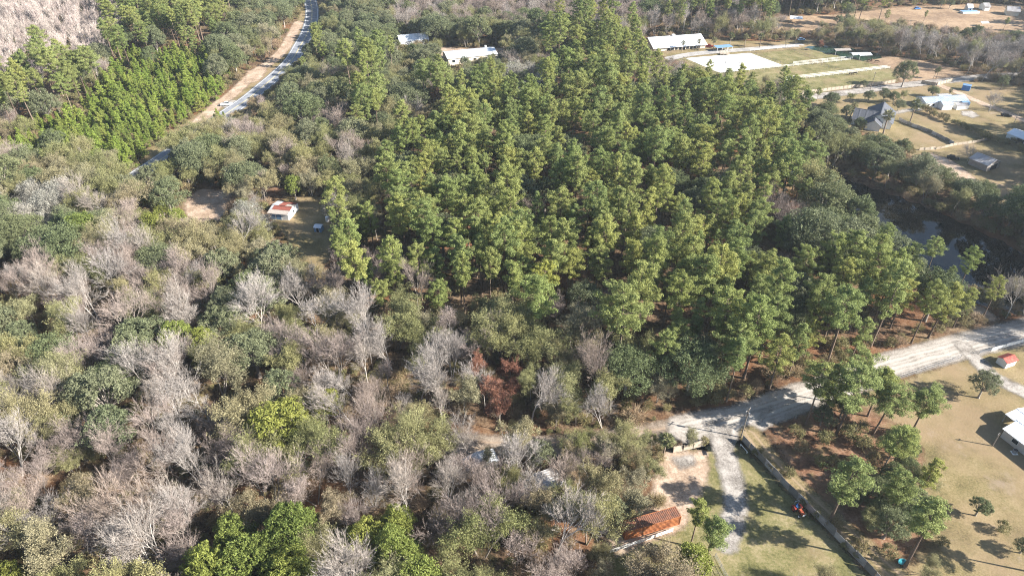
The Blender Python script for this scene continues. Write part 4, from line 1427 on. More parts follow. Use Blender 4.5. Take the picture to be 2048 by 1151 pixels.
# ------------------------------------------------------------------ masses nobody could count: scattered by geometry nodes
def scatter(name, codes, pts, label, cat):
    """one object of kind stuff: points that carry tree or shrub copies"""
    pc = bpy.data.collections.new("copies_" + name)
    idx0 = {}
    n = 0
    for c in codes:
        idx0[c] = n
        for k, (_, _, both) in enumerate(PROTO[c]):
            o = bpy.data.objects.new("%s_%03d" % (name, n), both)
            pc.objects.link(o)
            n += 1
    V = np.array([(p[0], p[1], p[5] if len(p) > 5 else 0.0) for p in pts], np.float32)
    me = bpy.data.meshes.new(name)
    me.vertices.add(len(V))
    me.vertices.foreach_set("co", V.ravel())
    a = me.attributes.new("vi", 'INT', 'POINT')
    a.data.foreach_set("value", np.array([idx0[p[2]] + int(rng.integers(0, len(PROTO[p[2]]))) for p in pts], np.int32))
    a = me.attributes.new("rot", 'FLOAT_VECTOR', 'POINT')
    a.data.foreach_set("vector", np.array([(0, 0, p[4]) for p in pts], np.float32).ravel())
    a = me.attributes.new("sc", 'FLOAT_VECTOR', 'POINT')
    a.data.foreach_set("vector", np.array([(p[3] / NOMH[p[2]] * (0.9 + 0.25 * ((i * 37) % 10) / 10), p[3] / NOMH[p[2]], p[3] / NOMH[p[2]]) for i, p in enumerate(pts)], np.float32).ravel())
    o = link(name, me)
    nt = bpy.data.node_groups.new("scatter_" + name, 'GeometryNodeTree')
    nt.interface.new_socket("Geometry", in_out='INPUT', socket_type='NodeSocketGeometry')
    nt.interface.new_socket("Geometry", in_out='OUTPUT', socket_type='NodeSocketGeometry')
    gi, go = nt.nodes.new("NodeGroupInput"), nt.nodes.new("NodeGroupOutput")
    ip = nt.nodes.new("GeometryNodeInstanceOnPoints")
    ci = nt.nodes.new("GeometryNodeCollectionInfo")
    ci.inputs["Collection"].default_value = pc
    ci.inputs["Separate Children"].default_value = True
    ci.inputs["Reset Children"].default_value = True

    def na(nm, tp):
        q = nt.nodes.new("GeometryNodeInputNamedAttribute")
        q.data_type = tp
        q.inputs[0].default_value = nm
        return q.outputs["Attribute"]
    L = nt.links.new
    L(gi.outputs[0], ip.inputs["Points"])
    L(ci.outputs[0], ip.inputs["Instance"])
    ip.inputs["Pick Instance"].default_value = True
    L(na("vi", 'INT'), ip.inputs["Instance Index"])
    er = nt.nodes.new("FunctionNodeEulerToRotation")
    L(na("rot", 'FLOAT_VECTOR'), er.inputs[0])
    L(er.outputs[0], ip.inputs["Rotation"])
    L(na("sc", 'FLOAT_VECTOR'), ip.inputs["Scale"])
    L(ip.outputs[0], go.inputs[0])
    md = o.modifiers.new("scatter", 'NODES')
    md.node_group = nt
    return tag(o, label, cat, kind="stuff")


STUFFNAME = dict(P=("far_pine_wood", "distant green pine woods"), Y=("young_pine_plantation", "bright green young pine plantation seen as one mass"), O=("far_oak_wood", "distant dark green oak woods"),
                 S=("far_mossy_wood", "distant silvery oak woods"), G=("far_evergreen_wood", "distant glossy evergreen woods"), C=("far_yellow_wood", "distant yellow-green woods"),
                 K=("far_half_bare_wood", "distant olive half-bare woods"), B=("far_leafless_wood", "distant pinkish leafless woods"), W=("far_pale_wood", "distant pale leafless woods"),
                 H=("far_slender_wood", "distant slender mauve leafless woods"), R=("far_russet_wood", "distant russet woods"))
for code, lst in rest.items():
    if lst:
        scatter(STUFFNAME[code][0], [code], [q[1] for q in lst], STUFFNAME[code][1], "woods")

# undergrowth: shrubs and brambles below and between the trees
NU = 23000
yy = 38 + (540 - 38) * rng.random(NU) ** 0.75
xx = rng.uniform(-1, 1, NU) * (yy * 0.75 + 75)
qq = np.stack([xx, yy], 1)
cdu = clear_dist(qq)
ok = (cdu < -0.3)
qq, cdu = qq[ok], cdu[ok]
ug = []
for (x, y), c in zip(qq, cdu):
    code, px, py = sample_code(x, y, 3.0)
    if code == '-':
        continue
    if code == 'P' and c < -5 and rng.random() < 0.72:
        continue
    nearroad = -9 < c < -0.3 and code == 'P' and px > 1200 and y < 230
    kind = 'T' if rng.random() < (0.45 if code in 'BWKHR' else 0.8) else 'X'
    h = rng.uniform(1.2, 4.2) * (0.75 if y < 150 else 1.0) * (1.25 if nearroad else 1.0)
    ug.append((x, y, kind, h, rng.uniform(0, 6.28)))
scatter("undergrowth", ['T', 'X'], ug, "low tangled brush and shrubs between the trees", "undergrowth")
# ------------------------------------------------------------------ buildings, fences, vehicles and small things
W = {}
W['white'] = flat_mat("white_paint", (0.72, 0.71, 0.68), 0.55, var=0.06)
W['cream'] = flat_mat("cream_siding", (0.62, 0.56, 0.45), 0.6, var=0.08)
W['beige'] = flat_mat("beige_metal_wall", (0.5, 0.45, 0.4), 0.5, var=0.06)
W['whiteroof'] = flat_mat("white_metal_roof", (0.66, 0.68, 0.7), 0.38, 0.0, var=0.05, scale=0.4)
W['galv'] = flat_mat("galvanised_roof", (0.42, 0.44, 0.47), 0.4, 0.35, var=0.16, scale=0.7)
W['greyroof'] = flat_mat("weathered_tin", (0.36, 0.35, 0.35), 0.5, 0.2, var=0.2, scale=0.5, col2=(0.25, 0.22, 0.2))
W['blueroof'] = flat_mat("pale_blue_tin", (0.36, 0.41, 0.47), 0.4, 0.15, var=0.12, scale=0.5)
W['shingle'] = flat_mat("charcoal_shingle", (0.085, 0.09, 0.105), 0.85, var=0.16, scale=2.0, bump=0.3)
W['rust'] = flat_mat("rusty_tin", (0.22, 0.065, 0.045), 0.75, 0.1, var=0.15, scale=1.2, col2=(0.12, 0.05, 0.04))
W['redtin'] = flat_mat("red_tin", (0.3, 0.045, 0.04), 0.5, 0.1, var=0.2, scale=2.0, col2=(0.35, 0.14, 0.09))
W['paletin'] = flat_mat("chalky_tin", (0.34, 0.3, 0.265), 0.5, 0.15, var=0.12, scale=0.9)
W['blue'] = flat_mat("blue_paint", (0.06, 0.2, 0.5), 0.45, var=0.12)
W['seatblue'] = flat_mat('shaded_blue_seat_vinyl', (0.03, 0.09, 0.24), 0.5, var=0.1)  # tractor seat blue, darkened to paint in the fence shade
W['skyblue'] = flat_mat("light_blue_paint", (0.15, 0.27, 0.43), 0.5, var=0.12)
W['glass'] = flat_mat("dark_glass", (0.02, 0.025, 0.03), 0.08, var=0.0)
W['dark'] = flat_mat("dark_interior", (0.02, 0.02, 0.022), 0.9, var=0.1)  # near-black paints the shade inside openings; plain dark parts share it
W['wood'] = flat_mat("weathered_fence_wood", (0.33, 0.31, 0.29), 0.85, var=0.2, scale=0.9, col2=(0.16, 0.145, 0.13))
W['darkwood'] = flat_mat('dark_fence_wood', (0.2, 0.19, 0.17), 0.9, var=0.2, scale=0.9)
W['greywood'] = flat_mat('silvered_fence_wood', (0.42, 0.4, 0.38), 0.85, var=0.15, scale=0.9)
W['tanwood'] = flat_mat("tan_fence_wood", (0.4, 0.34, 0.27), 0.85, var=0.15, scale=1.0, col2=(0.26, 0.21, 0.16))
W['pole'] = flat_mat("pole_wood", (0.2, 0.17, 0.14), 0.85, var=0.15)
W['steel'] = flat_mat("grey_steel", (0.35, 0.36, 0.38), 0.4, 0.6, var=0.08)
W['tyre'] = flat_mat("tyre_rubber", (0.02, 0.02, 0.02), 0.85, var=0.1)
W['red'] = flat_mat("red_paint", (0.22, 0.03, 0.022), 0.4, var=0.08)  # red dulled for the tractor's painted-in shade; truck and tail lights share it
W['orange'] = flat_mat("tractor_orange", (0.3, 0.07, 0.03), 0.5, var=0.15)  # orange muted so the colour itself carries the fence shade
W['teal'] = flat_mat("turquoise_plastic", (0.05, 0.3, 0.35), 0.4, var=0.08)
W['horse'] = flat_mat("brown_horse_coat", (0.07, 0.035, 0.02), 0.6, var=0.15)
W['horse2'] = flat_mat("black_horse_coat", (0.02, 0.016, 0.015), 0.6, var=0.15)
W['tan'] = flat_mat("tan_canvas", (0.6, 0.53, 0.4), 0.8, var=0.06)


def container_mat():
    m, nt, b = new_mat("rusty_orange_steel")
    tc = nd(nt, "ShaderNodeTexCoord")
    v = tc.outputs["Object"]
    f = noise(nt, v, 0.8, 6, 0.7)
    c = ramp(nt, f, [(0.3, (0.09, 0.04, 0.028)), (0.45, (0.24, 0.09, 0.04)), (0.6, (0.36, 0.14, 0.055)), (0.75, (0.4, 0.2, 0.09))])
    lk(nt, c, b.inputs["Base Color"])
    b.inputs["Roughness"].default_value = 0.7
    return m


W['container'] = container_mat()
W['litterroof'] = flat_mat('littered_rusty_roof', (0.2, 0.085, 0.05), 0.85, var=0.2, scale=1.4, col2=(0.085, 0.05, 0.038))


def frame_of(a, b):
    d = b - a
    return math.atan2(d[1], d[0]), float(np.hypot(*d))


def ribbed(L, run, rise, rib=0.6, h=0.05, th=0.05):
    """ribbed metal sheet: x along the eave, rising with y"""
    n = max(2, int(round(L / rib)))
    prof = []
    for i in range(n):
        x0 = L * i / n
        w = L / n
        prof += [(x0, 0), (x0 + 0.72 * w, 0), (x0 + 0.79 * w, h), (x0 + 0.93 * w, h)]
    prof.append((L, 0))
    mb = MB()
    k = len(prof)
    vs = [(x, 0, z) for x, z in prof] + [(x, run, z + rise) for x, z in prof] + [(x, 0, -th) for x, z in prof] + [(x, run, rise - th) for x, z in prof]
    fs = [(i, i + 1, k + i + 1, k + i) for i in range(k - 1)] + [(2 * k + i + 1, 2 * k + i, 3 * k + i, 3 * k + i + 1) for i in range(k - 1)]
    fs += [(i + 1, i, 2 * k + i, 2 * k + i + 1) for i in range(k - 1)] + [(k + i, k + i + 1, 3 * k + i + 1, 3 * k + i) for i in range(k - 1)]
    fs += [(0, k, 3 * k, 2 * k), (2 * k - 1, k - 1, 3 * k - 1, 4 * k - 1)]
    return mb.add(vs, fs)


def opening(root, kind, x, z, w, h, side, L, D, mat='glass', frame='white'):
    """window or door set proud of a wall; front is y=0"""
    rz, ox, oy = {'front': (0, x, 0), 'back': (math.pi, x, D), 'left': (-math.pi / 2, 0, x), 'right': (math.pi / 2, L, x)}[side]
    f = MB().box((0, -0.03, 0), (w + 0.16, 0.10, h + 0.16)).build(kind, W[frame], root, loc=(ox, oy, z), rot=(0, 0, rz))
    MB().box((0, -0.07, 0), (w, 0.06, h)).build("pane" if kind == 'window' else "leaf", W[mat], f)
    return f


def gable(root, L, D, hw, rise, wall, roof, over=0.4, rib=0.6, ox=0.0, oy=0.0, rz=0.0, ends=None, open_front=False, posts=False, wallname="wall"):
    """walls and two roof slopes; ridge along local x"""
    T = Matrix.Translation((ox, oy, 0)) @ Matrix.Rotation(rz, 4, 'Z')

    def put(o):
        o.matrix_local = T @ o.matrix_local
        return o
    if posts:
        nx_ = max(2, int(L / 4) + 1)
        for i in range(nx_):
            for y in (0.15, D - 0.15):
                put(MB().box((0, 0, hw / 2), (0.16, 0.16, hw)).build("post", W[wall], root, loc=(0.15 + (L - 0.3) * i / (nx_ - 1), y, 0)))
    else:
        mb = MB().prism([(0, 0), (D, 0), (D, hw), (D / 2, hw + rise), (0, hw)], 0, L, axis='x')
        put(mb.build(wallname, W[wall], root))
        if ends:
            for x in (-0.02, L + 0.02):
                put(MB().prism([(0.02, hw * 0.0 + 0.02), (D - 0.02, 0.02), (D - 0.02, hw), (D / 2, hw + rise - 0.02), (0.02, hw)], x - 0.015, x + 0.015, axis='x').build("gable_panel", W[ends], root))
    k = (D / 2 + over) / (D / 2)
    run, rr = D / 2 + over, rise * k
    me = ribbed(L + 2 * over, run, rr, rib).mesh("roof_slope", W[roof])
    for s in (0, 1):
        o = link("roof_slope", me, root)
        if s == 0:
            o.location = (-over, -over, hw + rise - rr + 0.07)
        else:
            o.location = (L + over, D + over, hw + rise - rr + 0.07)
            o.rotation_euler = (0, 0, math.pi)
        bpy.context.view_layer.update() if False else None
        o.matrix_local = T @ (Matrix.Translation(o.location) @ Matrix.Rotation(o.rotation_euler[2], 4, 'Z'))
    cap = MB().box((L / 2, D / 2, hw + rise + 0.1), (L + 2 * over, 0.3, 0.06))
    put(cap.build("ridge_cap", W[roof], root))
    return root


def building(name, label, cat, a, b, D, hw, rise, wall, roof, group=None, **kw):
    rz, L = frame_of(a, b)
    if 'L' in kw:
        L = kw.pop('L')
    r = thing(name, label, cat, (a[0], a[1], 0), rz, group)
    gable(r, L, D, hw, rise, wall, roof, **kw)
    return r, L


# white metal house beside the lawn, and its carport
r, L = building("house", "beige metal-sided house with ribbed white roof casting a sharp shadow on the lawn", "house", P(2000, 873), P(2048, 910), 8.0, 2.6, 0.9, 'beige', 'whiteroof', L=17.0, over=0.35, rib=0.5)
for x in (3.0, 7.5, 12.5):
    opening(r, "window", x, 1.6, 1.3, 1.0, 'front', L, 8.0)
opening(r, "door", 10.0, 1.08, 0.95, 2.0, 'front', L, 8.0, 'dark')
t = thing("air_conditioner", "round grey air conditioning unit against the house wall in shade", "air conditioner", P(2028, 905))
MB().tube((0, 0, 0.1), (0, 0, 1.0), 0.48, 0.48, 14).build("case", W['steel'], t)
MB().tube((0, 0, 1.0), (0, 0, 1.08), 0.42, 0.36, 14).build("fan_cover", W['dark'], t)
MB().box((0, 0, 0.05), (1.2, 1.2, 0.1)).build("base", W['white'], t)
building("carport", "open carport with striped white metal roof joined to the house", "carport", P(2013, 828, 2.5), P(2037, 847, 2.5), 6.5, 2.5, 0.6, 'white', 'whiteroof', posts=True, over=0.2, rib=0.45)
building("shed", "small white shed with weathered red tin roof on the lawn", "shed", P(2009, 737), P(2029, 730), 2.6, 1.9, 0.55, 'white', 'redtin', over=0.25, rib=0.35)

# rusty-roofed shed and its yard things
a, b = P(537, 437), P(578, 441)
rz, L = frame_of(a, b)
D = 8.0
r = thing("tin_shed", "white-walled shed with rust-red and pale striped tin roof", "shed", (a[0], a[1], 0), rz)
MB().prism([(0, 0), (D, 0), (D, 2.36), (D / 2, 3.0), (0, 2.2)], 0, L, axis='x').build("wall", W['white'], r)
panel = {}
nrow, ncol = 4, 9
for i in range(nrow):
    for j in range(ncol):
        tone = 'paletin' if i == 0 else ('rust' if i == 1 and j > 0 else ('rust' if i in (2, 3) and j > 2 else 'galv'))
        if i == 2 and 6 <= j:
            tone = 'paletin'
        if tone not in panel:
            panel[tone] = ribbed(L / ncol * 0.985 + 0.04, 2.2, 0.42, 0.22, 0.03, 0.02).mesh("roof_panel", W[tone])
        y0 = -0.3 + i * 2.15 if i < 2 else D + 0.3 - (3 - i) * 2.15
        z0 = 2.34 + 0.41 * (i % 2 if i < 2 else (3 - i)) + 0.0
        o = link("roof_panel", panel[tone], r)
        w = L / ncol
        if i < 2:
            o.location = (j * w, y0, z0 + 0.02 * i)
        else:
            o.location = ((j + 1) * w, y0, z0 + 0.18 + 0.02 * (3 - i))
            o.rotation_euler = (0, 0, math.pi)
for x in (1.8, 4.1):
    opening(r, "door", x, 1.05, 1.9, 1.9, 'front', L, D, 'skyblue')
opening(r, "window", 4.0, 1.5, 0.9, 0.8, 'right', L, D)
r, L = building("garden_shed", "little pale metal shed standing alone in the shaded yard", "shed", P(629, 464), P(643, 465), 2.3, 1.8, 0.35, 'skyblue', 'whiteroof', over=0.15, rib=0.3)
opening(r, "door", L * 0.5, 0.9, 0.9, 1.6, 'front', L, 2.3, 'dark')
t = thing("water_tank", "white upright water tank beside the little pale shed", "tank", P(655, 442))
MB().tube((0, 0, 0), (0, 0, 1.7), 0.6, 0.58, 14).build("tank_body", W['white'], t)
MB().tube((0, 0, 1.7), (0, 0, 1.95), 0.58, 0.15, 14).build("tank_lid", W['white'], t)
MB().tube((0.62, 0, 0.1), (0.62, 0, 2.4), 0.04, n=6).build("pipe", W['white'], t)
for i, (dx, dy) in enumerate([(500, 411), (504, 415), (507, 410)]):
    t = thing("barrel", "white plastic barrel under the leafless tree by the rusty-roofed shed", "barrel", P(dx, dy), 0, "white barrels by the shed")
    MB().tube((0, 0, 0), (0, 0, 0.95), 0.33, 0.33, 12).build("barrel_body", W['white'], t, bevel=0.0)
    MB().tube((0, 0, 0.95), (0, 0, 1.0), 0.3, 0.26, 12).build("lid", W['white'], t)

# buildings half hidden in the woods south of the dirt road
r, L = building("cabin", "small pale grey-roofed cabin in the leafless woods by the dirt road", "cabin", P(925, 918, 2.6), P(935, 939, 2.6), 7.0, 2.5, 0.7, 'wood', 'galv', over=0.3)
MB().box((1.2, 1.6, 3.05), (0.7, 0.7, 0.5)).build("roof_vent", W['dark'], r)
opening(r, "window", L * 0.5, 1.4, 1.0, 0.9, 'front', L, 7.0)
t = thing("pole", "white wooden pole standing beside the pale grey-roofed cabin", "pole", P(914.5, 942))
MB().tube((0, 0, 0), (0, 0, 3.4), 0.1, 0.08, 8).build("shaft", W['white'], t)
MB().box((0, 0, 3.42), (0.22, 0.22, 0.05)).build("cap", W['white'], t)
r, L = building("cottage", "grey-roofed cottage nearly hidden by half-bare trees", "cottage", P(1036, 975, 2.7), P(1060, 1003, 2.7), 9.0, 2.6, 1.2, 'wood', 'greyroof', over=0.3)
opening(r, "window", L * 0.4, 1.4, 1.1, 0.9, 'front', L, 9.0)

# far white-roofed buildings by the highway wood
r, L = building("workshop", "white-roofed workshop with bright blue gable in the far wood", "workshop", P(801, 95), P(858, 89), 9.0, 3.2, 2.4, 'white', 'whiteroof', ends='blue', over=0.3, rib=1.0)
opening(r, "door", 4.5, 1.3, 2.4, 2.5, 'left', L, 9.0, 'dark')
r, L = building("office", "long white-roofed building with cream wall among the far trees", "office building", P(897, 131), P(994, 121), 13.0, 3.6, 1.6, 'cream', 'whiteroof', over=0.5, rib=1.0)
for i in range(5):
    opening(r, "window", 3 + i * 6.0, 2.0, 1.6, 1.3, 'front', L, 13.0)
MB().box((L - 4, 8.5, 5.2), (0.9, 0.9, 1.8)).build("chimney", W['white'], r)
building("shed", "white shed beside the blue-gabled workshop", "shed", P(786, 99), P(797, 98), 4.0, 2.4, 0.5, 'white', 'whiteroof', over=0.2)

# long stable barn
r, L = building("stable_barn", "long white-roofed stable barn beside the sandy riding arena", "barn", P(1308, 103.5), P(1410, 96), 18.0, 2.2, 3.2, 'cream', 'whiteroof', over=0.9, rib=1.1)
for i in range(9):
    opening(r, "stall_opening", 9.0 + i * 2.3, 1.15, 1.7, 2.0, 'front', L, 18.0, 'dark', 'cream')  # dark panels on the wall paint the shade inside the open front
MB().box((15, 9.0, 5.9), (1.6, 1.6, 0.7)).build("cupola", W['white'], r)
r = thing("shelter", "flat blue-roofed open shelter beside the riding arena", "shelter", P(1433, 104.5), frame_of(P(1433, 104.5), P(1462, 102))[0])
MB().box((5, 2.2, 2.35), (10.2, 4.6, 0.12)).build("roof", W['skyblue'], r)
for x in (0.3, 3.4, 6.6, 9.7):
    for y in (0.2, 4.2):
        MB().box((0, 0, 1.15), (0.16, 0.16, 2.3)).build("post", W['white'], r, loc=(x, y, 0))
r = thing("viewing_stand", "tan wooden viewing stand with rails at the riding arena edge", "stand", P(1441, 111), 0.05)
MB().box((2.5, 1.2, 0.7), (5.2, 2.6, 0.14)).build("deck", W['tanwood'], r)
for x in (0.1, 1.7, 3.3, 4.9):
    for y in (0.1, 2.3):
        MB().box((0, 0, 1.0), (0.14, 0.14, 2.0)).build("post", W['tanwood'], r, loc=(x, y, 0))
for z in (1.25, 1.85):
    MB().box((2.5, 0.1, z), (5.0, 0.07, 0.16)).build("rail", W['tan'], r)
    MB().box((2.5, 2.3, z), (5.0, 0.07, 0.16)).build("rail", W['tan'], r)
for px, py, w, d, mt, lb in ((1670, 110.5, 9, 4, 'tan', "tan canopy roof on posts at the far pond"), (1704, 119, 6, 4, 'white', "white roofed horse shelter at the paddock fence end"), (1718, 120, 7, 5, 'white', "wide white horse canopy near the grazing horses")):
    p = P(px, py)
    r = thing("canopy", lb, "canopy", p, 0.12)
    gable(r, w, d, 2.4, 0.5, 'white', 'whiteroof' if mt == 'white' else 'paletin', posts=True, over=0.2, rib=0.8)

# houses beyond the pond
a, b = P(1702, 248), P(1752, 257)
rz, L = frame_of(a, b)
r = thing("dark_roofed_house", "sprawling white house with charcoal shingle roof and crossing gables", "house", (a[0], a[1], 0), rz)
gable(r, L, 10.0, 2.8, 2.9, 'white', 'shingle', over=0.5, rib=3.0)
gable(r, 16.0, 11.0, 2.8, 3.3, 'white', 'shingle', over=0.5, rib=3.0, ox=L + 5.5, oy=1.5, rz=math.pi / 2)
gable(r, 7.0, 6.0, 2.6, 2.0, 'white', 'shingle', over=0.4, rib=3.0, ox=L + 1.5, oy=-3.5, rz=math.pi / 2)
for x in (2.5, 5.5, 8.5):
    opening(r, "window", x, 1.5, 1.2, 1.3, 'front', L, 10.0)
a, b = P(1849, 217), P(1933, 212)
rz, L = frame_of(a, b)
r = thing("blue_roofed_house", "long low house with pale blue metal roof and white porch", "house", (a[0], a[1], 0), rz)
gable(r, L, 7.5, 2.7, 1.2, 'white', 'blueroof', over=0.3, rib=0.8)
MB().box((L - 2.0, -0.9, 1.25), (3.6, 1.7, 2.5)).build("blue_annex", W['skyblue'], r)
gable(r, 6.0, 3.4, 2.0, 0.5, 'white', 'greyroof', over=0.2, rib=0.8, ox=L * 0.62, oy=-3.9)
gable(r, 5.0, 4.4, 2.5, 1.1, 'white', 'blueroof', over=0.2, rib=0.8, ox=L * 0.3, oy=-3.2, rz=0.0)
for x in (1.5, 4.0):
    opening(r, "window", x, 1.5, 1.0, 1.0, 'front', L, 7.5)
building("canopy", "cream canopy roof behind the blue-roofed house", "canopy", P(1880, 206), P(1903, 205), 5.0, 2.4, 0.6, 'white', 'whiteroof', posts=True, over=0.2, rib=0.8)
r, L = building("blue_shed", "bright blue shed standing in shade beside the farm track", "shed", P(1922, 180), P(1938, 183), 3.0, 2.5, 0.3, 'blue', 'skyblue', over=0.1, rib=0.5)
opening(r, "door", L * 0.7, 1.05, 1.2, 2.0, 'front', L, 3.0, 'blue', 'skyblue')
a, b = P(1940, 316, 2.6), P(1976, 331, 2.6)
r, L = building("grey_barn", "open-ended barn with weathered grey tin roof and a leafless tree at its corner", "barn", a, b, 8.0, 2.6, 1.5, 'paletin', 'greyroof', over=0.35, rib=0.8)
opening(r, "door", 4.2, 1.2, 4.0, 2.3, 'right', L, 8.0, 'dark')  # dark panel on a closed wall paints the shade of the open end
r, L = building("white_roofed_barn", "white-roofed barn behind the dark hedge", "barn", P(2015, 266, 2.6), P(2050, 279, 2.6), 8.0, 2.6, 1.2, 'white', 'whiteroof', L=15.0, over=0.3, rib=0.8)
opening(r, "door", 6.0, 1.1, 3.0, 2.2, 'front', L, 8.0, 'dark')

# far field shelters and farmhouses
building("field_shelter", "white-roofed field shelter on the pink-brown far field", "shelter", P(1579, 46), P(1602, 47.5), 6.0, 2.8, 0.8, 'white', 'whiteroof', posts=True, over=0.4, rib=1.2)
r = thing("field_shelter", "small white shelter frame alone on the far field", "shelter", P(1962, 54), 0.1)
gable(r, 4.5, 3.5, 2.2, 0.6, 'white', 'whiteroof', posts=True, over=0.2)
r, L = building("farmhouse", "white farmhouse beside the blue pool at the far field's north edge", "house", P(1934, 24), P(1943, 24.5), 7.0, 2.8, 1.5, 'white', 'whiteroof', over=0.4)
opening(r, "window", 1.5, 1.5, 1.0, 1.0, 'front', L, 7.0)
r = thing("pool", "long blue above-ground pool beside the white farmhouse", "pool", P(1926, 28), 0.05)
MB().box((5.5, 2.2, 0.6), (11.5, 4.6, 1.2)).build("pool_wall", W['white'], r, bevel=0.1)
MB().box((5.5, 2.2, 1.16), (11.0, 4.1, 0.12)).build("pool_water", W['skyblue'], r)
r, L = building("farmhouse", "small white farmhouse against the dark trees east of the blue pool", "house", P(1968, 22), P(1978, 22), 7.0, 2.8, 1.6, 'white', 'greyroof', over=0.4)
r, L = building("farmhouse", "grey-roofed farmhouse half hidden by an oak at the far field edge", "house", P(2012, 31), P(2036, 33), 8.0, 3.0, 2.0, 'cream', 'greyroof', over=0.5)

# ------------------------------------------------------------------ container, fences
fl, fr = P(1249, 1080), P(1345, 1052)
rz, _ = frame_of(fl, fr)
CL, CW, CH = 12.2, 2.44, 2.6
r = thing("shipping_container", "rusty orange corrugated shipping container beside the white rail fence", "container", (fl[0], fl[1], 0.12), rz)


def corr_wall(Lw, H_, step=0.28, dep=0.05):
    n = int(Lw / step)
    pr = []
    for i in range(n):
        x0 = Lw * i / n
        w = Lw / n
        pr += [(x0, 0), (x0 + 0.3 * w, 0), (x0 + 0.5 * w, dep), (x0 + 0.8 * w, dep)]
    pr.append((Lw, 0))
    k = len(pr)
    mb = MB()
    vs = [(x, y, 0) for x, y in pr] + [(x, y, H_) for x, y in pr]
    return mb.add(vs, [(i, i + 1, k + i + 1, k + i) for i in range(k - 1)])


corr_wall(CL, CH).build("side_wall", W['container'], r)
o = corr_wall(CL, CH).build("side_wall", W['container'], r, loc=(CL, CW, 0), rot=(0, 0, math.pi))
corr_wall(CW, CH).build("end_wall", W['container'], r, loc=(0, CW, 0), rot=(0, 0, -math.pi / 2))
for y in (0.02, CW / 2 + 0.01):
    d = MB().box((CL + 0.03, y + CW / 4, CH / 2), (0.06, CW / 2 - 0.03, CH - 0.2)).build("door", W['container'], r)
    MB().tube((CL + 0.09, y + 0.8, 0.15), (CL + 0.09, y + 0.8, CH - 0.15), 0.025, n=6).build("lock_bar", W['steel'], d)
rf = corr_wall(CL, CW, 0.4, 0.04)
rf.v = [(x, z, CH + y) for x, y, z in rf.v]
rf.build("roof", W['litterroof'], r)
for x in (0.06, CL - 0.06):
    for y in (0.0, CW):
        MB().box((x, y, CH / 2), (0.14, 0.14, CH + 0.06)).build("corner_post", W['container'], r)
for y in (0.0, CW):
    for z in (0.02, CH + 0.02):
        MB().box((CL / 2, y, z), (CL - 0.26, 0.1, 0.12)).build("frame_rail", W['container'], r)
MB().box((CL / 2, CW / 2, 0.02), (CL, CW, 0.1)).build("floor", W['dark'], r)


def resample(pts, step):
    seg = np.hypot(*np.diff(pts, axis=0).T)
    cum = np.concatenate([[0], np.cumsum(seg)])
    n = max(1, int(round(cum[-1] / step)))
    s = np.linspace(0, cum[-1], n + 1)
    return np.column_stack([np.interp(s, cum, pts[:, 0]), np.interp(s, cum, pts[:, 1])])


def rail_fence(name, label, pts, mat, h=1.3, rails=(0.4, 0.8, 1.2), step=2.4, post=0.13, rail=(0.05, 0.14), cat="fence", group=None, rough=0.0):
    q = resample(pts, step)
    r = thing(name, label, cat, (q[0][0], q[0][1], 0), 0, group)
    pm = MB().box((0, 0, h / 2), (post, post, h)).mesh("post", W[mat])
    rm = MB().box((0.5, 0, 0), (1.0, rail[0], rail[1])).mesh("rail", W[mat])
    for i, p in enumerate(q):
        d = p - q[0]
        link("post", pm, r, loc=(d[0], d[1], 0), rot=(rng.normal() * rough, rng.normal() * rough, 0))
        if i + 1 < len(q):
            rz, L = frame_of(p, q[i + 1])
            for z in rails:
                link("rail", rm, r, loc=(d[0], d[1], z), rot=(0, 0, rz), scale=(L, 1, 1))
    return r


def picket_mesh(L, H_, mat, n=14):
    """one panel of pickets as a grooved board wall with uneven tops, plus thickness"""
    vs, fs = [], []
    for i in range(n):
        x0, x1 = L * i / n, L * (i + 0.86) / n
        t = H_ * random.uniform(0.94, 1.02)
        k = len(vs)
        vs += [(x0, 0, 0), (x1, 0, 0), (x1, 0, t), (x0, 0, t), (x0, 0.05, 0), (x1, 0.05, 0), (x1, 0.05, t), (x0, 0.05, t)]
        fs += [(k, k + 1, k + 2, k + 3), (k + 5, k + 4, k + 7, k + 6), (k + 3, k + 2, k + 6, k + 7)]
        if i:
            fs += [(k - 7, k, k + 3, k - 6), (k + 4, k - 3, k - 2, k + 7)]
    m = MB()
    m.v, m.f = vs, fs
    return m.mesh("fence_panel", W[mat])


def panel_fence(name, label, pts, mat, h=1.8, step=2.44, skip=(), lean=0.03, group=None):
    q = resample(pts, step)
    r = thing(name, label, "fence", (q[0][0], q[0][1], 0), 0, group)
    pms = [picket_mesh(1.0, h * (1, 0.94, 1.03, 0.97)[k], tone) for k, tone in enumerate((mat, mat, 'darkwood' if mat == 'wood' else mat, 'greywood' if mat == 'wood' else mat))]
    po = MB().box((0, 0, (h + 0.1) / 2), (0.11, 0.11, h + 0.1)).mesh("post", W[mat])
    for i, p in enumerate(q):
        d = p - q[0]
        link("post", po, r, loc=(d[0], d[1], 0))
        if i + 1 < len(q) and i not in skip:
            rz, L = frame_of(p, q[i + 1])
            link("fence_panel", pms[i % 4], r, loc=(d[0], d[1], 0.03), rot=(rng.normal() * lean, 0, rz), scale=(L * (0.93 + 0.04 * rng.random()), 1, 1))
    return r


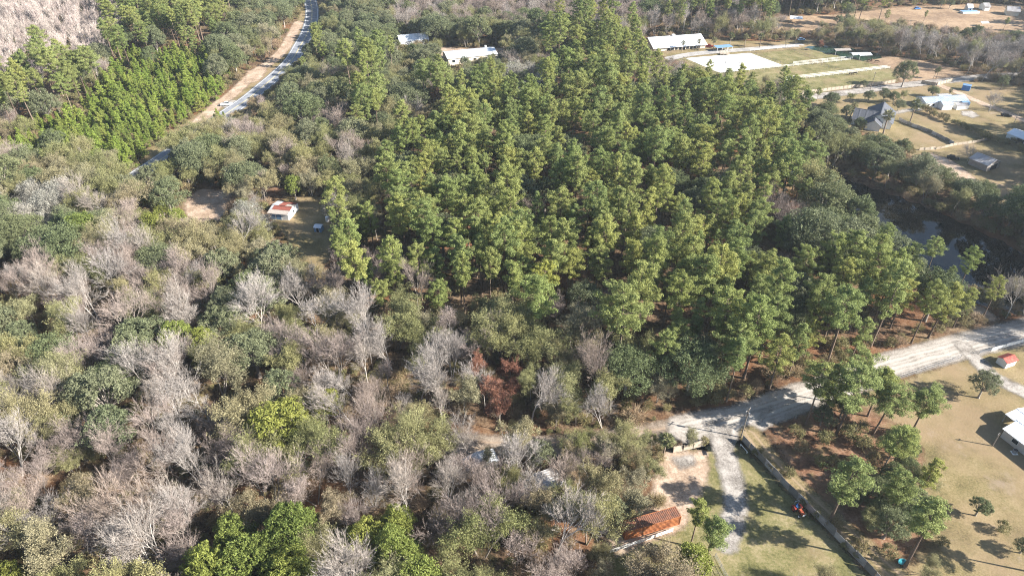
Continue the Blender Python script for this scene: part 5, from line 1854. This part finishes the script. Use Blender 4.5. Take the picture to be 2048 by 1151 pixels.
rail_fence("white_rail_fence", "white three-rail fence in front of the orange container", poly([(1208, 1110), (1245, 1098), (1290, 1082), (1345, 1063)]), 'white')
panel_fence("picket_fence", "long weathered grey picket fence along the shaded drive", poly([(1484, 882), (1520, 920), (1580, 985), (1640, 1044), (1700, 1105), (1770, 1178)]), 'wood', h=2.0, lean=0.07)
panel_fence("picket_fence", "short tan picket fence with gaps beside the fan palm", poly([(1346, 905), (1372, 900), (1406, 892)]), 'tanwood', skip=(3,), lean=0.08)
panel_fence("white_vinyl_fence", "solid white vinyl fence along the gravel road", poly([(1982, 702), (2010, 694), (2060, 680), (2110, 666)]), 'white', h=1.2, lean=0.0)
rail_fence("pipe_fence", "thin grey pipe fence between lawn and gravel road", poly([(1738, 778), (1800, 757), (1870, 733), (1920, 716)]), 'steel', h=1.2, rails=(0.15, 0.65, 1.2), step=3.0, post=0.07, rail=(0.05, 0.05))
rail_fence("pipe_gate", "grey pipe gate at the house driveway entrance", poly([(1957, 708), (1982, 702)]), 'steel', h=1.2, rails=(0.3, 0.6, 0.9, 1.2), step=4, post=0.08, rail=(0.05, 0.06))
rail_fence("wire_fence", "thin grey fence at the south end of the gravel driveway", poly([(1430, 1112), (1450, 1151), (1465, 1180)]), 'steel', h=1.2, rails=(0.2, 0.6, 1.15), step=2.5, post=0.07, rail=(0.04, 0.04))
for lb, pts in (("white paddock rail fence running up to the white horse shelter", [(1586, 128), (1702, 116)]),
                ("second white paddock rail fence below the one to the horse shelter", [(1567, 134.5), (1701, 120.5)]),
                ("white paddock rail fence across the middle of the paddocks", [(1569, 158.5), (1773, 135)]),
                ("white paddock rail fence just below the middle one", [(1570, 162), (1779, 137)]),
                ("white rail fence along the south edge of the sandy arena", [(1439, 147.5), (1567, 134.5)]),
                ("white rail fence beside the barn lane end", [(1500, 103), (1590, 94)])):
    rail_fence("paddock_fence", lb, poly(pts), 'white', h=1.3, rails=(0.6, 1.15), step=3.0, post=0.14, rail=(0.06, 0.14))
for lb, pts in (("thin dark fence across the upper paddock", [(1503, 106), (1570, 131)]), ("thin dark fence dividing the upper paddock", [(1570, 96), (1640, 121.5)]),
                ("thin dark fence dividing the middle paddock", [(1628, 129), (1700, 143)]), ("thin dark fence along the arena's west side", [(1366, 117), (1434, 147)])):
    rail_fence("wire_fence", lb, poly(pts), 'pole', h=1.2, rails=(0.6, 1.1), step=3.5, post=0.12, rail=(0.05, 0.08))
panel_fence("lane_fence", "tan board fence between paddocks and the sand lane", poly([(1604, 188.5), (1702, 176.5), (1790, 166)]), 'tanwood', h=1.7)
panel_fence("lane_fence", "tan board fence at the sand lane gate near the palms", poly([(1842, 167), (1870, 172)]), 'tanwood', h=1.7)
panel_fence("lane_fence", "tan board fence beside the shaded yard of the blue shed", poly([(1874, 171), (1904, 163)]), 'tanwood', h=1.7)
panel_fence("yard_fence", "grey board fence dividing the lawn in front of the dark-roofed house", poly([(1797, 241), (1820, 252), (1850, 262), (1880, 276), (1906, 290)]), 'wood', h=1.5)
panel_fence("yard_fence", "pale uneven board fence across the lawn above the grey barn", poly([(1838, 301), (1875, 299), (1910, 291), (1950, 286), (1985, 278)]), 'tanwood', h=1.2, lean=0.1)


# ------------------------------------------------------------------ poles, lying pipe, tub
def utility_pole(label, px, py, h, arm=1.8, can=True):
    x, y = P(px, py)
    t = thing("utility_pole", label, "utility pole", (x, y, 0), 0.7)
    MB().tube((0, 0, -0.3), (0, 0, h), 0.16, 0.1, 10).build("pole_shaft", W['pole'], t)
    if arm:
        c = MB().box((0, 0.14, h - 0.5), (arm, 0.1, 0.12)).build("crossarm", W['pole'], t)
        for s in (-0.45, 0.0, 0.45):
            MB().tube((s * arm, 0.14, h - 0.44), (s * arm, 0.14, h - 0.2), 0.05, 0.035, 8).build("insulator", W['white'], c)
    if can:
        MB().tube((0, -0.32, h - 2.0), (0, -0.32, h - 1.1), 0.2, 0.2, 12).build("transformer", W['steel'], t)
    return t


utility_pole("utility pole with grey transformer at the road junction", 1482, 874, 9.3)
utility_pole("short service pole standing in the house's shadow", 1984.5, 891, 4.2, 0.7, False)
utility_pole("utility pole beside the paddock board fence", 1741, 178, 8.5, 1.6, False)
utility_pole("utility pole at the lawn corner behind the hedge", 2028, 246, 6.0, 0.0, False)
t = thing("pipe_barrier", "white pipe barrier lying beside the picket fence corner", "barrier", P(1480, 889.5), frame_of(P(1480, 889.5), P(1495, 906.7))[0])
Lp = frame_of(P(1480, 889.5), P(1495, 906.7))[1]
MB().tube((0, 0, 0.45), (Lp, 0, 0.45), 0.07, n=8).build("pipe", W['white'], t)
for x in (0.2, Lp - 0.2):
    MB().box((x, 0, 0.2), (0.12, 0.3, 0.4)).build("foot", W['white'], t)
t = thing("plastic_tub", "turquoise plastic tub lying by the bare-trunked pine", "tub", P(1803, 1124), 0.4)
n = 16
vs, fs = [], []
for rr, z in ((0.45, 0.0), (0.6, 0.38), (0.56, 0.38), (0.42, 0.05)):
    vs += [(rr * 1.5 * math.cos(2 * math.pi * i / n), rr * math.sin(2 * math.pi * i / n), z + 0.02) for i in range(n)]
for k in range(3):
    fs += [(k * n + i, k * n + (i + 1) % n, (k + 1) * n + (i + 1) % n, (k + 1) * n + i) for i in range(n)]
fs += [tuple(range(n - 1, -1, -1)), tuple(range(3 * n, 4 * n))]
MB().add(vs, fs).build("tub_shell", W['teal'], t)
for s in (-1, 1):
    MB().tube((s * 0.9, -0.12, 0.36), (s * 0.9, 0.12, 0.36), 0.03, n=6).build("handle", W['white'], t)


# ------------------------------------------------------------------ tractor
def wheel(parent, loc, rad, w, rim, name="wheel"):
    o = MB().tube((0, -w / 2, 0), (0, w / 2, 0), rad, rad, 18).build(name, W['tyre'], parent, bevel=0.03, loc=loc)
    MB().tube((0, -w / 2 - 0.02, 0), (0, w / 2 + 0.02, 0), rad * 0.58, rad * 0.58, 14).build("rim", W[rim], o)
    return o


p0, p1 = P(1592, 1019), P(1604, 1035)
rz, _ = frame_of(p0, p1)
t = thing("tractor", "small orange-red tractor with white wheel rims parked in the fence shade", "tractor", p0, rz)
for s in (-1, 1):
    wheel(t, (0, s * 0.72, 0.68), 0.68, 0.36, 'orange', "rear_wheel")
    wheel(t, (1.75, s * 0.6, 0.4), 0.4, 0.24, 'white', "front_wheel")
    MB().prism([(-0.75, 0.75), (-0.55, 1.3), (0.0, 1.42), (0.55, 1.3), (0.6, 1.18), (0.0, 1.34), (-0.48, 1.22)], s * 0.72 - 0.2, s * 0.72 + 0.2).build("fender", W['red'], t)
MB().box((0.7, 0, 0.72), (2.4, 0.42, 0.4)).build("chassis", W['dark'], t, bevel=0.04)
MB().prism([(0.75, 0.85), (2.15, 0.85), (2.2, 1.2), (2.1, 1.36), (0.75, 1.5)], -0.3, 0.3).build("hood", W['orange'], t, bevel=0.05)
MB().box((2.22, 0, 1.05), (0.08, 0.5, 0.4)).build("grille", W['white'], t)
for s in (-1, 1):
    MB().tube((2.2, s * 0.2, 1.3), (2.28, s * 0.2, 1.3), 0.07, n=10).build("headlight", W['white'], t)
st = MB().prism([(-0.3, 1.1), (0.25, 1.1), (0.25, 1.22), (-0.12, 1.25), (-0.25, 1.75), (-0.38, 1.72)], -0.27, 0.27).build("seat", W['seatblue'], t, bevel=0.03)
MB().tube((0.75, 0, 1.4), (0.55, 0, 1.72), 0.03, n=6).build("steering_column", W['dark'], t)
MB().tube((0.56, 0, 1.72), (0.53, 0, 1.76), 0.22, 0.22, 14).build("steering_wheel", W['dark'], t)
for s in (-1, 1):
    MB().box((-0.5, s * 0.52, 1.55), (0.09, 0.09, 1.5)).build("roll_bar_post", W['steel'], t)  # roll bar grey in place of white, shade put into its colour
MB().box((-0.5, 0, 2.33), (0.1, 1.13, 0.09)).build("roll_bar_top", W['steel'], t)
MB().tube((1.5, 0.0, 1.4), (1.5, 0.0, 1.95), 0.035, n=8).build("exhaust", W['dark'], t)


# ------------------------------------------------------------------ cars
def car(label, px, py, ang, paint, group=None, name="parked_car", pickup=False):
    x, y = P(px, py)
    t = thing(name, label, "car" if not pickup else "truck", (x, y, 0), ang, group)
    if pickup:
        body = [(-2.6, 0.45), (2.6, 0.45), (2.65, 0.85), (2.5, 1.08), (1.3, 1.15), (-2.6, 1.12)]
        cab = [(-0.6, 1.1), (1.35, 1.1), (0.75, 1.75), (-0.45, 1.78)]
    else:
        body = [(-2.25, 0.4), (2.2, 0.4), (2.3, 0.7), (2.15, 0.88), (1.0, 1.0), (-1.9, 1.02), (-2.25, 0.9)]
        cab = [(-1.8, 0.98), (1.1, 0.98), (0.4, 1.48), (-1.25, 1.5)]
    MB().prism(body, -0.88, 0.88).build("body", W[paint], t, bevel=0.08)
    MB().prism(cab, -0.76, 0.76).build("cabin_glass", W['glass'], t, bevel=0.05)
    xs_ = [c[0] for c in cab]
    MB().box(((cab[2][0] + cab[3][0]) / 2, 0, cab[2][1] + 0.03), (cab[2][0] - cab[3][0] + 0.2, 1.46, 0.08)).build("roof", W[paint], t, bevel=0.03)
    for xw in (-1.4, 1.4):
        for s in (-1, 1):
            wheel(t, (xw, s * 0.8, 0.34), 0.34, 0.22, 'steel')
    for s in (-1, 1):
        MB().box((body[1][0] + 0.06, s * 0.62, 0.72), (0.06, 0.35, 0.14)).build("headlight", W['white'], t)
        MB().box((body[0][0] - 0.01, s * 0.66, 0.78), (0.06, 0.28, 0.14)).build("tail_light", W['red'], t)
    return t


car("white pickup truck on the pale gravel apron beside the highway", 453, 211, 0.25, 'white', name="pickup_truck", pickup=True)
car("pale blue car parked under the palm by the far pond", 1602, 81, 0.1, 'skyblue')
car("red truck parked at the end of the stable barn", 1417, 95, -0.2, 'red', name="pickup_truck", pickup=True)
car("dark car parked at the farm track bend", 2012, 233, -0.3, 'dark')
car("dark car parked at the far field's grassy edge", 1834, 19, 0.1, 'blue')
car("dark vehicle in the shade of the grey barn", 1905, 318, -0.4, 'dark')
car("white car in the shade of the lane at the highway's far end", 652, 42, 0.0, 'white')


# ------------------------------------------------------------------ horse jumps
for i, (px, py, a) in enumerate([(1444, 115.5, 0.1), (1408, 122.5, 0.3), (1429, 127, 0.0), (1456, 126, 0.4), (1465, 135, -0.5), (1474, 137, 0.1), (1473, 130.5, 0.3), (1482.5, 131.5, 1.3), (1485, 125.5, 0.2), (1513, 130, -0.4), (1495, 116, 0.5), (1445, 125, 0.1)]):
    x, y = P(px, py)
    t = thing("horse_jump", "small show jump with striped poles on the white sand arena", "jump", (x, y, 0), a, "show jumps in the arena")
    for s in (-1.7, 1.7):
        MB().box((s, 0, 0.75), (0.12, 0.5, 1.5), taper=0.7).build("stand", W['white' if i % 3 else 'steel'], t)
    for k, z in enumerate((0.3, 0.65, 1.0)):
        MB().tube((-1.65, 0, z), (1.65, 0, z), 0.06, n=6).build("pole", W[('blue', 'white', 'steel')[(i + k) % 3]], t)


# ------------------------------------------------------------------ horses
def horse_mesh():
    me = bpy.data.meshes.new("horse_body")
    pts = [((-0.75, 0, 1.15), .30), ((-0.3, 0, 1.1), .30), ((0.2, 0, 1.1), .31), ((0.62, 0, 1.18), .27), ((0.9, 0, 1.25), .19), ((1.15, 0, 0.9), .14), ((1.32, 0, 0.55), .12), ((1.48, 0, 0.28), .08),
           ((-0.85, 0.17, 0.85), .16), ((-0.95, 0.18, 0.5), .08), ((-0.9, 0.18, 0.05), .06), ((-0.85, -0.17, 0.85), .16), ((-0.98, -0.18, 0.5), .08), ((-0.88, -0.18, 0.05), .06),
           ((0.62, 0.17, 0.82), .12), ((0.6, 0.17, 0.45), .07), ((0.62, 0.17, 0.05), .06), ((0.62, -0.17, 0.82), .12), ((0.68, -0.17, 0.45), .07), ((0.7, -0.17, 0.05), .06),
           ((-1.05, 0, 1.05), .08), ((-1.15, 0, 0.6), .06), ((1.02, 0.08, 0.98), .03)]
    ed = [(0, 1), (1, 2), (2, 3), (3, 4), (4, 5), (5, 6), (6, 7), (0, 8), (8, 9), (9, 10), (0, 11), (11, 12), (12, 13), (3, 14), (14, 15), (15, 16), (3, 17), (17, 18), (18, 19), (0, 20), (20, 21)]
    me.from_pydata([p for p, _ in pts[:22]], ed, [])
    o = bpy.data.objects.new("horse_tmp", me)
    COL.objects.link(o)
    o.modifiers.new("skin", 'SKIN')
    for i, (_, rr) in enumerate(pts[:22]):
        me.skin_vertices[0].data[i].radius = (rr, rr)
    me.skin_vertices[0].data[1].use_root = True
    s = o.modifiers.new("sub", 'SUBSURF')
    s.levels = s.render_levels = 1
    dg = bpy.context.evaluated_depsgraph_get()
    out = bpy.data.meshes.new_from_object(o.evaluated_get(dg))
    bpy.data.objects.remove(o)
    for p in out.polygons:
        p.use_smooth = True
    return out


hm = horse_mesh()
hm.materials.clear()
hm2 = hm.copy()
hm.materials.append(W['horse'])
hm2.materials.append(W['horse2'])
for px, py, a, m_, lb in ((1737, 123, 2.0, hm, "brown horse grazing nearest the white horse canopy"), (1743, 123, 0.9, hm, "brown horse grazing between two others on the dry field"), (1753, 125.5, -0.3, hm, "brown horse grazing farthest out on the dry field"),
                          (1700.6, 150.5, 0.2, hm2, "black horse grazing below the middle paddock fence"), (1709.4, 149.5, 2.8, hm2, "black horse behind another in the lower paddock")):
    x, y = P(px, py)
    o = link("horse", m_, None, (x, y, 0.0), (0, 0, a))
    tag(o, lb, "horse", "grazing horses")

# ------------------------------------------------------------------ the air: one closed box of thin even haze
hz = bpy.data.materials.new("thin_haze")
hz.use_nodes = True
hn = hz.node_tree
hn.nodes.remove(hn.nodes["Principled BSDF"])
pv = hn.nodes.new("ShaderNodeVolumePrincipled")
pv.inputs["Color"].default_value = (0.8, 0.9, 1.0, 1)
pv.inputs["Density"].default_value = 0.00009
pv.inputs["Anisotropy"].default_value = 0.2
hn.links.new(pv.outputs[0], hn.nodes["Material Output"].inputs["Volume"])
hb = MB().box((0, 1250, 61), (12000, 9500, 130))
ho = hb.build("haze", hz)
ho["kind"] = "stuff"
ho["label"] = "thin bluish haze over the whole landscape"
